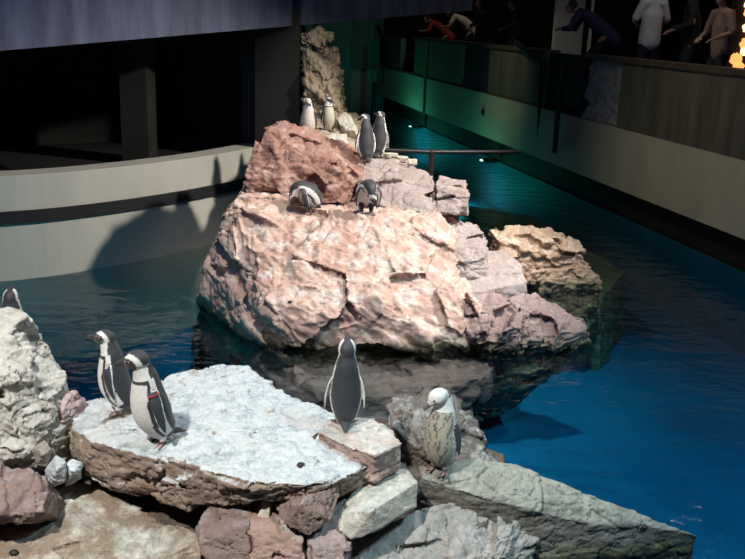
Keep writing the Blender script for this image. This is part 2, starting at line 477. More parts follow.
# crinkled sheet hung behind the rail opening
ya, yb = wy(617), wy(582); nx, nz = 46, 40; V, Fc = [], []
g = np.array([[i / (nx - 1) * 2.2, j / (nz - 1) * 2.2, 0] for j in range(nz) for i in range(nx)])
f1, f2, off, rv, r0 = worley(g * 2.6 + fbm(g * 2, 3, 3)[:, None] * .35, 5)
dd = (off * rv).sum(1) * .10 + (r0 - .5) * .04
for j in range(nz):
    for i in range(nx):
        w = RW(yb + (ya - yb) * i / (nx - 1)) + rn * (.10 + dd[j * nx + i]); V.append((w.x, w.y, 1.43 + 1.03 * j / (nz - 1)))
for j in range(nz - 1):
    for i in range(nx - 1): Fc.append([j * nx + i, j * nx + i + 1, (j + 1) * nx + i + 1, (j + 1) * nx + i])
sh = link('plastic_sheet', mesh_of('plastic_sheet', V, Fc, True), mc)
so = sh.modifiers.new('t', 'SOLIDIFY'); so.thickness = .006
tag(sh, 'crumpled clear plastic sheet filling an opening in the dark visitor barrier', 'plastic sheet')
# far end and hall behind
struct(MB().box((-4, 33.2, -1.1), (1.2, 33.6, 1.3), ).build('wall_far', M_GREYPILLAR))
struct(MB().box((-4, 33.0, 1.3), (.1, 33.6, 5), ).build('wall_far_upper', M_TEAL))
struct(MB().box((-2.5, 31.5, -1.1), (-.98, 31.9, 5), ).build('column_4', M_TEAL))
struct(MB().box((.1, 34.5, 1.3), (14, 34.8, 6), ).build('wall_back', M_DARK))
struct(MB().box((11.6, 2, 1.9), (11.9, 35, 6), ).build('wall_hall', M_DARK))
p1 = Y(557, 20, 20.5); p2 = Y(584, 20, 20.5)
struct(MB().box((p1.x, 20.5, 1.95), (p2.x, 20.9, 6)).build('column_5', M_GREYPILLAR))
struct(MB().box((p2.x + .12, 20.45, 1.95), (p2.x + .18, 20.5, 6)).build('trim_4', plain('pale_edge', (.7, .68, .6), .4)))

# ------------------------------------------------------------------ rocks
W_ISL = rock_mat('pink_granite', (.48, .305, .25), (.57, .415, .345), (.60, .53, .44), guano=.4, gcol=(.74, .62, .55), glo=.45)
W_RED = rock_mat('red_granite', (.29, .15, .12), (.37, .215, .175), (.50, .36, .30), guano=.12, gcol=(.62, .42, .35), glo=.5, seed=3)
W_GREY = rock_mat('mauve_grey_stone', (.36, .29, .27), (.42, .36, .34), (.33, .25, .22), guano=.25, gcol=(.55, .48, .44), seed=5)
W_TAN = rock_mat('tan_stone', (.40, .27, .19), (.46, .34, .25), (.30, .18, .12), guano=.5, gcol=(.62, .52, .42), seed=7)
W_PURP = rock_mat('purple_brown_stone', (.34, .24, .22), (.40, .31, .29), (.27, .17, .16), guano=.2, gcol=(.5, .44, .40), seed=8)
W_PILL = rock_mat('ochre_cliff', (.32, .25, .17), (.45, .37, .27), (.16, .11, .07), guano=.4, gcol=(.68, .6, .48), seed=9, wet=False)
W_CREAM = rock_mat('cream_stone', (.58, .53, .42), (.66, .62, .52), (.48, .42, .30), guano=.4, seed=10, wet=False)
W_SLAB = rock_mat('brown_slab', (.35, .265, .21), (.41, .32, .26), (.27, .20, .155), guano=1.0, gcol=(.58, .605, .60), glo=.52, seed=11)
W_WHITE = rock_mat('whitened_stone', (.58, .56, .50), (.66, .64, .58), (.42, .38, .31), guano=.4, gcol=(.66, .65, .60), glo=.2, seed=12)
W_MAROON = rock_mat('maroon_stone', (.25, .175, .15), (.31, .225, .195), (.21, .14, .12), guano=.25, gcol=(.55, .47, .47), seed=13)
W_BROWN = rock_mat('brown_stone', (.29, .22, .165), (.35, .27, .20), (.32, .21, .165), guano=.45, gcol=(.75, .72, .62), glo=.75, seed=14)
W_GBLK = rock_mat('grey_block', (.38, .345, .29), (.44, .40, .34), (.33, .29, .24), guano=.55, gcol=(.66, .64, .56), glo=.6, seed=15)
W_PALE = rock_mat('pale_stone', (.36, .315, .28), (.41, .37, .335), (.29, .245, .21), guano=.35, gcol=(.46, .43, .40), glo=.4, seed=16)
W_LEDGE = rock_mat('grey_ledge', (.17, .16, .14), (.22, .21, .18), (.13, .12, .105), guano=.7, gcol=(.36, .345, .28), glo=.5, seed=17)
W_DBLD = rock_mat('dark_boulder', (.13, .105, .09), (.22, .19, .165), (.09, .075, .065), guano=.25, gcol=(.62, .58, .52), glo=.3, seed=18)
W_BLUEW = rock_mat('bluish_stone', (.56, .60, .62), (.66, .70, .70), (.45, .48, .50), guano=.4, seed=19)

V3 = Vector
def below(pts, dz, grow=0.0, c=None):
    c = c or sum(pts, V3()) / len(pts)
    return [V3((c.x + (p.x - c.x) * (1 + grow), c.y + (p.y - c.y) * (1 + grow), dz)) for p in pts]

# --- island
wl_pts = [Z(196, 304, 0), Z(220, 323, 0), Z(243, 341, 0), Z(277, 351, 0), Z(335, 350, 0), Z(400, 352, 0), Z(468, 352, 0)]
top = [Z(234, 207, 1.08), Z(262, 211, 1.06), Z(330, 210, 1.06), Z(380, 214, 1.06), Z(432, 222, 1.0)]
main = wl_pts + below(wl_pts, -1.0, -.22, V3((0, 10, 0))) + top + [Y(216, 234, 9.35), Y(204, 262, 9.2), Y(197, 290, 9.15), V3((-1.55, 10.9, 1.0)), V3((1.0, 11, .9)), V3((-1.7, 11, -.9)), V3((1.3, 11.2, -.9)), Y(446, 262, 9.05), Y(474, 300, 8.4), Y(492, 322, 8.35), Y(470, 345, 8.1),
        Y(250, 240, 8.85), Y(300, 270, 8.45), Y(430, 262, 8.75), Y(262, 300, 8.2), Y(340, 300, 8.1), Y(440, 310, 8.25)]
h2 = [Y(262, 300, 8.12), Y(290, 330, 7.98), Y(340, 318, 8.0), Y(350, 300, 8.2), Y(280, 280, 8.35), Y(250, 335, 8.3), Y(300, 350, 8.0), V3((-.4, 9.3, .2)), V3((-1.0, 9.3, .2))]
h3 = [Y(232, 207, 9.55), Y(265, 213, 9.35), Y(240, 235, 9.1), Y(214, 235, 9.45), Y(225, 270, 8.95), Y(206, 262, 9.3), V3((-1.3, 10.3, 1.1)), V3((-1.4, 10.2, .2))]
rock('island_rock', [main, h2, h3], W_ISL, 'large pink rock island with pale patches rising from the pool', voxel=.02, flat=2.0,
     chips=((.55, .13), (.28, .05), (.10, .016)), strata=(.13, .035), dip=(.45, -.2, .9), crack=.03, seed=3, cat='rock')
red = [Y(246, 203, 9.95), Y(293, 207, 9.85), Y(341, 203, 10.05), Y(368, 180, 10.4), Y(261, 126, 10.4), Y(281, 119, 10.6), Y(318, 131, 10.8), Y(341, 150, 10.7), Y(364, 164, 10.6), Y(243, 176, 10.0), Y(300, 140, 10.35), Y(340, 170, 10.1),
       V3((-1.5, 11.3, .9)), V3((.1, 11.3, .9)), V3((-1.25, 11.3, 1.6)), V3((-.3, 11.3, 1.5))]
rock('boulder', [red], W_RED, 'red craggy boulder on top of the pink island', voxel=.018,
     chips=((.40, .17), (.2, .05), (.08, .012)), turn=9, flat=1.1, strata=None, crack=.03, seed=8, cat='rock')
rock('rock_block', [[Y(352, 166, 10.6), Y(392, 157, 11.1), Y(410, 164, 11.0), Y(431, 174, 10.7), Y(434, 206, 10.05), Y(427, 222, 9.85), Y(372, 203, 10.1), Y(356, 188, 10.3), V3((-.2, 11.6, .8)), V3((.8, 11.6, .8)), V3((.75, 10, .6)), V3((0, 11.6, 1.42))]],
     W_GREY, 'mauve grey sloping block behind the red boulder where two dark penguins stand', voxel=.018, chips=((.42, .10), (.2, .04), (.08, .012)), strata=(.14, .05), dip=(.2, -.5, 1), seed=12)
rock('rock_block', [[Y(435, 184, 10.5), Y(448, 180, 10.7), Y(464, 186, 10.6), Y(470, 194, 10.3), Y(468, 215, 10.1), Y(436, 214, 10.1), V3((.75, 11.2, .7)), V3((1.15, 11.2, .7)), V3((.75, 11.1, 1.2)), V3((1.1, 11.1, 1.15))]],
     W_GREY, 'small squarish grey block perched on the right shoulder of the island', voxel=.016, chips=((.28, .07), (.12, .025)), strata=(.08, .045), seed=14)
rock('rock_block', [[Y(428, 226, 9.8), Y(440, 219, 10.1), Y(479, 224, 10.0), Y(488, 237, 9.7), Y(486, 257, 9.3), Y(455, 265, 9.15), Y(418, 262, 9.15), V3((.6, 10.3, .3)), V3((1.3, 10.3, .3)), V3((.6, 9.1, .3)), V3((1.2, 9.2, .3))]],
     W_GREY, 'grey cube shaped step below the squarish block on the island', voxel=.016, chips=((.3, .08), (.14, .03)), strata=(.1, .05), seed=17)
rock('rock_block', [[Y(462, 268, 9.3), Y(486, 250, 9.8), Y(505, 249, 9.8), Y(522, 264, 9.5), Y(527, 280, 9.2), Y(470, 292, 8.9), V3((1.8, 9.8, -.5)), V3((.9, 9.8, -.5)), V3((.9, 8.9, -.5)), V3((1.6, 9.0, -.5))]],
     W_GREY, 'low smooth grey shelf between cube step and tan ledge', voxel=.018, chips=((.5, .04), (.2, .02)), strata=None, seed=19)
rock('rock_ledge', [[Y(488, 229, 10.9), Y(516, 223, 11.2), Y(560, 230, 11.2), Y(582, 237, 11.0), Y(584, 252, 10.6), Y(505, 250, 10.3), Y(526, 284, 10.3), V3((1.6, 11.3, -.6)), V3((2.55, 11.3, -.6)), V3((1.6, 10.4, -.6)), V3((2.5, 10.4, -.6))],
     [Y(576, 252, 10.6), Y(590, 262, 10.6), Y(603, 279, 10.5), Y(590, 287, 10.4), Y(540, 285, 10.35), V3((2.8, 11, -.5)), V3((2.0, 10.9, -.5)), V3((2.0, 10.3, -.5)), V3((2.6, 10.3, -.5))]],
     W_TAN, 'tan layered ledge jutting over the water at the right of the island', voxel=.018, chips=((.28, .12), (.13, .04)), strata=(.13, .09), dip=(.12, -.1, 1), seed=21)
rock('waterline_rock', [[Y(462, 300, 8.55), Y(516, 281, 8.9), Y(537, 296, 8.7), Y(558, 311, 8.6), Y(586, 318, 8.5), Y(594, 333, 8.4), Z(590, 347, 0), Z(545, 355, 0), Z(483, 355, 0), Y(466, 330, 8.2), Y(500, 330, 8.1), V3((1.45, 8.9, -.9)), V3((.8, 8.8, -.9)), V3((1.3, 8.7, -.9)), V3((1, 9.4, -.9)), V3((1.5, 9.4, -.9))]],
     W_PURP, 'purplish brown rounded rock at the right water edge of the island', voxel=.018, chips=((.42, .13), (.2, .045), (.08, .012)), strata=(.15, .05), dip=(-.5, 0, 1), crack=.04, seed=23)
# rear of island: base, cliff pillar, cream slabs
rock('bedrock', [[V3((-1.0, 11.2, .2)), V3((.5, 11.2, .2)), V3((-1.0, 14, .2)), V3((.2, 14, .2)), Y(300, 131, 11.8), Y(318, 132, 11.7), Y(340, 136, 11.8), V3((-.95, 13.6, 1.68)), V3((-.3, 13.6, 1.68)), V3((.3, 11.6, 1.3)), V3((-.95, 11.5, 1.4))]],
     W_PILL, 'ochre rock base under the penguins behind the red boulder', voxel=.02, chips=((.4, .04), (.15, .02)), strata=(.1, .02), seed=25)
pil = [[Y(300, 45, 13.2), Y(314, 46, 13.0), Y(320, 68, 13.0), Y(333, 84, 12.9), Y(339, 102, 12.8), Y(342, 122, 12.7), Y(301, 122, 12.85), Y(305, 80, 12.85), V3((-.95, 13.9, 1.3)), V3((-.4, 13.9, 1.3)), V3((-.9, 13.8, 2.6)), V3((-.6, 13.8, 2.6))],
       [Y(299, 33, 13.2), Y(321, 31, 13.1), Y(329, 51, 13.0), Y(322, 49, 13.1), Y(312, 44, 12.95), Y(300, 41, 13.05), V3((-.9, 13.6, 2.8)), V3((-.65, 13.6, 2.8)), V3((-.95, 13.8, 2.7))]]
rock('cliff_rock', pil, W_PILL, 'tall ochre layered rock pillar beside the black column', voxel=.018, chips=((.24, .09), (.11, .05)), strata=(.10, .06), dip=(.5, -.3, 1), crack=.05, seed=27)
rock('rock_slab', [[Y(335, 118, 12.3), Y(344, 111, 12.5), Y(350, 114, 12.4), Y(356, 124, 12.2), Y(353, 131, 11.9), Y(343, 131, 11.9), V3((-.45, 12.8, 1.4)), V3((-.25, 12.8, 1.4)), V3((-.4, 12.1, 1.3)), V3((-.2, 12.1, 1.3))]],
     W_CREAM, 'pale tilted stone leaning behind the pair of dark penguins', voxel=.014, chips=((.25, .03), (.1, .012)), strata=(.06, .015), dip=(.6, -.5, 1), seed=29)
rock('rock_slab', [[Y(322, 133, 11.5), Y(347, 133, 11.5), Y(348, 150, 11.2), Y(322, 147, 11.2), V3((-.6, 11.8, 1.2)), V3((-.3, 11.8, 1.2)), V3((-.6, 11.3, 1.1)), V3((-.25, 11.3, 1.1))]],
     W_CREAM, 'cream coloured block wedged behind the right end of red boulder', voxel=.014, chips=((.2, .03), (.09, .012)), strata=(.05, .015), seed=31)
for k, (px, py) in enumerate(((392, 155), (402, 158), (411, 161))):
    c = Y(px, py, 11.15)
    rock('pebble', [[c + V3((dx * .075, dy * .06, dz * .035)) for dx in (-1, 1) for dy in (-1, 1) for dz in (-1, .6)]], W_CREAM,
         ('cream stone next to the feet of the dark penguin pair, first of three', 'middle one of three cream stones in a row on the grey block', 'cream stone nearest the black rail post, last of three')[k],
         voxel=.012, chips=((.08, .02),), strata=None, rough=.006, crack=.0, seed=40 + k, group='cream stones on the grey block', cat='stone')
# drowned shelves
rock('submerged_rock', [[Z(470, 205, -.25), Z(530, 215, -.25), Z(625, 270, -.25), Z(600, 300, -.25), Z(500, 280, -.25)] + below([Z(470, 205, -.25), Z(530, 215, -.25), Z(625, 270, -.25), Z(600, 300, -.25), Z(500, 280, -.25)], -1.1, .1)],
     W_GREY, 'drowned grey shelf under water behind the tan ledge', voxel=.03, chips=((.6, .06), (.2, .03)), strata=None, seed=33)
sub = [Z(196, 322, -.3), Z(200, 306, -.2), Z(260, 350, -.10), Z(400, 356, -.10), Z(500, 358, -.10), Z(480, 378, -.16), Z(400, 396, -.2), Z(330, 396, -.2), Z(262, 372, -.25), Z(222, 346, -.32)]  # brown tone doubles as the island's reflection on the water
rock('submerged_rock', [sub + below(sub, -1.1, -.1)], rock_mat('drowned_reflection_stone', (.16, .10, .085), (.20, .135, .12), (.11, .075, .065), guano=0, wet=False, seed=31), 'drowned rock shelf along the island front, its brown standing in for the island reflection too', voxel=.03, chips=((.34, .16), (.2, .06)), strata=None, seed=35)

# --- foreground
zt = .74
tops = [Z(72, 412, zt), Z(82, 404, zt), Z(112, 393, zt + .02), Z(180, 378, zt + .04), Z(214, 364, zt + .07), Z(246, 368, zt + .07), Z(332, 412, zt + .03), Z(400, 446, zt - .03), Z(372, 466, zt - .03), Z(332, 482, zt - .01), Z(304, 487, zt), Z(250, 483, zt), Z(182, 461, zt), Z(134, 440, zt), Z(90, 441, zt), Z(71, 427, zt)]
def drop(p, y_add, Yoff=0):            # the point under p, y_add photo pixels lower, on the same upright plane
    v = p - EYE; a = v.dot(FW); x = 372.5 + F * v.dot(CR) / a; yy = 279.5 - F * v.dot(CU) / a
    return Y(x, yy + y_add, p.y + Yoff)
under = [drop(tops[-1], 42, .06), drop(tops[-2], 44, .03), drop(tops[-3], 58, .0), drop(tops[-4], 47, .0), drop(tops[-5], 18, .05), drop(tops[-6], 14, .05), drop(tops[-7], 16, .1)]
backs = [V3((p.x, p.y, .42)) for p in tops[:8]]
slabL = [tops[i] for i in (0, 1, 2, 3, 4, 11, 12, 13, 14, 15)] + under[:4] + backs[:4] + [drop(tops[11], 22, .05)]
slabR = [tops[i] for i in (3, 4, 5, 6, 7, 8, 9, 10, 11, 12)] + under[4:] + [drop(tops[12], 38, .05)] + backs[3:]
rock('rock_slab', [slabL, slabR], W_SLAB, 'big flat white topped slab with brown front edge where penguin pair stands', voxel=.0125,
     chips=((.42, .05), (.16, .024), (.06, .008)), strata=(.07, .024), dip=(.05, -.12, 1), crack=.022, rough=.014, seed=41)
st3 = [Z(317, 432, zt + .06), Z(331, 413, zt + .07), Z(362, 417, zt + .08), Z(376, 415, zt + .08), Z(389, 429, zt + .07), Z(402, 441, zt + .06), Z(376, 454, zt + .06), Z(351, 449, zt + .06)]
rock('rock_slab', [st3 + below(st3, zt - .14, -.06) + [Y(403, 462, 4.55), Y(378, 474, 4.5)]], rock_mat('pinkish_slab', (.42, .30, .26), (.50, .38, .33), (.34, .22, .19), guano=.7, gcol=(.66, .60, .53), glo=.6, seed=21), 'flat pinkish stone lying on the white slab under the penguin seen from behind',
     voxel=.0115, chips=((.25, .03), (.1, .014)), strata=(.05, .02), crack=.02, rough=.01, seed=43)
A = [Y(-70, 315, 4.9), Y(0, 311, 5.0), Y(22, 306, 5.0), Y(43, 335, 4.95), Y(52, 354, 4.9), Y(71, 370, 4.9), Y(76, 388, 4.85), Y(60, 428, 4.75), Y(44, 446, 4.65), Y(18, 458, 4.55), Y(-20, 461, 4.5), Y(-70, 420, 4.5), Y(5, 380, 4.6), Y(-70, 460, 4.5), V3((-2.9, 5.3, .3)), V3((-1.8, 5.4, .3)), V3((-2.9, 4.6, .3)), V3((-1.7, 4.9, .3)), V3((-2.8, 5.4, 1.1)), V3((-2.1, 5.35, 1.1))]
rock('boulder', [A], W_WHITE, 'tall whitened boulder in the lower left corner with penguin head above it', voxel=.0135,
     chips=((.4, .085), (.15, .035), (.06, .010)), strata=(.09, .025), dip=(.6, -.2, 1), crack=.03, seed=45)
B = [Y(58, 392, 4.9), Y(76, 388, 4.95), Y(83, 402, 4.95), Y(74, 418, 4.85), Y(58, 432, 4.8), Y(62, 412, 4.78), V3((-1.6, 5.2, .5)), V3((-1.8, 5.2, .5)), V3((-1.65, 4.95, .4))]
rock('rock_block', [B], rock_mat('rose_stone', (.50, .36, .36), (.56, .44, .43), (.42, .28, .27), guano=.2, seed=23), 'small rose pink rock between whitened boulder and flat slab', voxel=.011, chips=((.16, .03), (.07, .012)), strata=(.06, .012), rough=.01, seed=47)
Cc = [Y(-60, 462, 4.5), Y(0, 460, 4.45), Y(33, 463, 4.4), Y(45, 490, 4.3), Y(42, 508, 4.2), Y(20, 520, 4.15), Y(0, 512, 4.1), Y(-60, 515, 4.1), V3((-2.3, 4.75, .2)), V3((-1.65, 4.75, .2)), V3((-2.3, 4.4, .25)), V3((-1.65, 4.5, .25))]
rock('boulder', [Cc], W_MAROON, 'maroon boulder under the tall whitened boulder at the left edge', voxel=.0115, chips=((.25, .05), (.1, .02)), strata=(.07, .02), dip=(.7, -.3, 1), seed=49)
for k, (pts, lab) in enumerate(((((44, 470), (56, 455), (66, 462), (66, 482), (50, 488)), 'bluish white stone wedged in the gap left of the brown base rock'), (((62, 470), (70, 459), (81, 462), (82, 478), (66, 486)), 'bluish white stone touching the slab front, right one of a pair'), (((33, 448), (44, 441), (52, 450), (48, 468), (36, 466)), 'grey cobble under the whitened boulder above the bluish stones'))):
    Yb = (4.5, 4.55, 4.55)[k]
    hp = [Y(x, y, Yb) for x, y in pts] + [Y(x, y, Yb + .16) for x, y in pts] + [Y(sum(q[0] for q in pts) / 5, sum(q[1] for q in pts) / 5, Yb - .05)]
    rock('cobble', [hp], (W_BLUEW, W_BLUEW, W_PALE)[k], lab, voxel=.009, chips=((.1, .02), (.05, .008)), strata=None, rough=.006, crack=.008, seed=51 + k, cat='stone')
D = [Z(40, 496, .36), Z(60, 488, .38), Z(84, 480, .40), Z(165, 522, .34), Z(205, 536, .30), Z(200, 580, .22), Z(150, 590, .22), Z(20, 600, .24), Z(-60, 560, .26), Z(-60, 530, .32), Z(0, 520, .34)]
rock('bedrock', [D + below(D, -.6, .05)], W_BROWN, 'broad brown base rock with white front below the slab overhang', voxel=.0125, chips=((.4, .03), (.14, .014), (.06, .006)), strata=None, crack=.012, rough=.012, seed=55)
E1 = [Y(273, 506, 4.25), Y(288, 490, 4.3), Y(305, 485, 4.25), Y(330, 482, 4.25), Y(340, 496, 4.22), Y(333, 521, 4.12), Y(309, 538, 4.08), Y(284, 525, 4.12), Y(300, 505, 4.1)]
rock('boulder', [E1 + [p + V3((0, .35, 0)) for p in E1[:6]]], W_MAROON, 'reddish brown boulder propping up the front corner of the slab', voxel=.0105, chips=((.2, .045), (.08, .018)), strata=(.06, .02), dip=(1, -.3, .4), crack=.025, rough=.01, seed=57)
E2 = [Y(195, 528, 4.2), Y(203, 514, 4.25), Y(230, 516, 4.2), Y(250, 524, 4.15), Y(252, 600, 4.0), Y(215, 600, 4.0), Y(197, 545, 4.1)]
rock('rock_block', [E2 + [p + V3((0, .5, .02)) for p in E2[:4]] + [p + V3((0, .4, 0)) for p in E2[4:]]], W_MAROON, 'reddish block beside the dark hollow under the slab', voxel=.0115, chips=((.2, .03), (.08, .012)), strata=None, rough=.01, seed=59)
E3 = [Y(246, 526, 4.15), Y(268, 518, 4.2), Y(303, 542, 4.1), Y(300, 600, 3.95), Y(250, 600, 3.95)]
rock('rock_block', [E3 + [p + V3((0, .45, .02)) for p in E3]], rock_mat('russet_stone', (.36, .22, .18), (.42, .28, .23), (.28, .16, .13), guano=.2, seed=25), 'russet block at the bottom edge below the reddish brown boulder', voxel=.0115, chips=((.2, .03), (.08, .012)), strata=None, rough=.01, seed=61)
E5 = [Y(322, 520, 4.2), Y(345, 512, 4.25), Y(352, 545, 4.1), Y(348, 600, 3.95), Y(304, 600, 3.95), Y(306, 545, 4.08)]
rock('rock_block', [E5 + [p + V3((0, .4, .0)) for p in E5]], W_PURP, 'purplish jagged block at the bottom edge between russet block and pale mottled rock', voxel=.0115, chips=((.11, .035), (.06, .012)), strata=None, rough=.01, seed=62)
E4 = [Y(256, 520, 4.22), Y(262, 505, 4.26), Y(270, 506, 4.24), Y(268, 530, 4.17)]
rock('cobble', [E4 + [p + V3((0, .12, 0)) for p in E4]], W_CREAM, 'thin cream stone wedged upright under the front of the slab', voxel=.008, chips=((.08, .012),), strata=None, rough=.006, crack=.006, seed=63, cat='stone')
G = [Y(336, 513, 4.25), Y(360, 481, 4.5), Y(388, 467, 4.65), Y(407, 468, 4.65), Y(419, 481, 4.5), Y(418, 507, 4.42), Y(394, 521, 4.25), Y(373, 534, 4.15), Y(350, 541, 4.1), Y(338, 531, 4.15), Y(372, 511, 4.17)]
rock('rock_block', [G + [V3((p.x, p.y + .25, p.z - .1)) for p in G[5:10]]], W_GBLK, 'square edged grey block with flat top in front of preening penguin', voxel=.0105, chips=((.5, .008), (.1, .006)), strata=(.09, .006), crack=.004, rough=.006, seed=65, turn=.8)
Hh = [Z(340, 548, .31), Z(395, 520, .36), Z(418, 507, .40), Z(447, 503, .40), Z(476, 501, .38), Z(489, 511, .34), Z(521, 521, .28), Z(540, 538, .18), Z(513, 552, .14), Z(480, 590, .05), Z(400, 600, .16), Z(335, 600, .22)]
rock('rock_shelf', [Hh + below(Hh, -.6, .05)], W_PALE, 'low pale mottled rock at the bottom edge below the square block', voxel=.0115, chips=((.3, .05), (.12, .02), (.05, .008)), strata=(.09, .012), crack=.02, seed=67)
L = [Z(418, 466, .56), Z(450, 464, .57), Z(474, 459, .56), Z(512, 462, .53), Z(568, 484, .44), Z(590, 503, .36), Z(650, 527, .2), Z(696, 536, .1), Z(668, 540, .10), Z(597, 526, .26), Z(537, 513, .36), Z(477, 496, .46), Z(446, 486, .5), Z(420, 478, .54)]
rock('rock_ledge', [L + below(L[:8], -.8, .02) + [V3((p.x, p.y + .45, -.8)) for p in L[8:]]], W_LEDGE, 'long grey ledge sloping into the blue water on the right', voxel=.0125, chips=((.5, .035), (.18, .016), (.06, .007)), strata=(.12, .02), dip=(.15, -.1, 1), crack=.015, rough=.010, seed=69)
Q = [Y(388, 402, 5.6), Y(397, 394, 5.75), Y(437, 389, 5.8), Y(466, 402, 5.75), Y(478, 420, 5.6), Y(493, 450, 5.3), Y(496, 458, 5.2), Y(460, 462, 5.1), Y(417, 448, 5.2), Y(387, 426, 5.4), Y(440, 420, 5.3), V3((.1, 6, .1)), V3((.8, 5.9, .1)), V3((.85, 5.2, .1)), V3((.1, 5.4, .1))]
rock('boulder', [Q], W_DBLD, 'dark rough boulder at the water edge behind the preening penguin', voxel=.0115, chips=((.28, .07), (.11, .035), (.05, .012)), strata=(.08, .02), dip=(.4, -.3, 1), crack=.03, seed=71)
bs = [V3((-1.9, 4.4, .25)), V3((-1.9, 5.6, .25)), V3((.2, 5.9, .35)), V3((.9, 5.4, .35)), V3((.7, 4.6, .3)), V3((.1, 4.4, .3)), V3((-.9, 4.5, .25))]  # filler rock; its dark colour stands in for shade in the gaps
rock('bedrock', [bs + below(bs, -1.0, .06)], rock_mat('shadow_stone', (.13, .10, .08), (.17, .13, .10), (.10, .08, .06), seed=27), 'filler bedrock coloured dark for the shade seen in the gaps under the white topped slab', voxel=.025, chips=((.3, .05), (.12, .02)), strata=None, seed=73)

# ------------------------------------------------------------------ penguins
M_EYE = plain('dark_eye', (.01, .008, .008), .1, spec=.8)
M_BAND = plain('red_wing_band', (.55, .05, .08), .4)
mpg, nt, b = mat('plumage')
at = N(nt, 'ShaderNodeAttribute', attribute_name='plumage')
geo = N(nt, 'ShaderNodeNewGeometry')
nz_ = noise(nt, geo.outputs['Position'], 60, 4, .6)
lk(nt, mix(nt, ramp(nt, nz_, .3, .75), at.outputs['Color'], mix(nt, .22, at.outputs['Color'], (.02, .02, .02, 1))), b.inputs['Base Color'])
b.inputs['Roughness'].default_value = .55; b.inputs['Specular IOR Level'].default_value = .35
b.inputs['Sheen Weight'].default_value = .15
bpn = N(nt, 'ShaderNodeBump', Strength=.35, Distance=.004); lk(nt, noise(nt, geo.outputs['Position'], 180, 3, .6), bpn.inputs['Height']); lk(nt, bpn.outputs[0], b.inputs['Normal'])

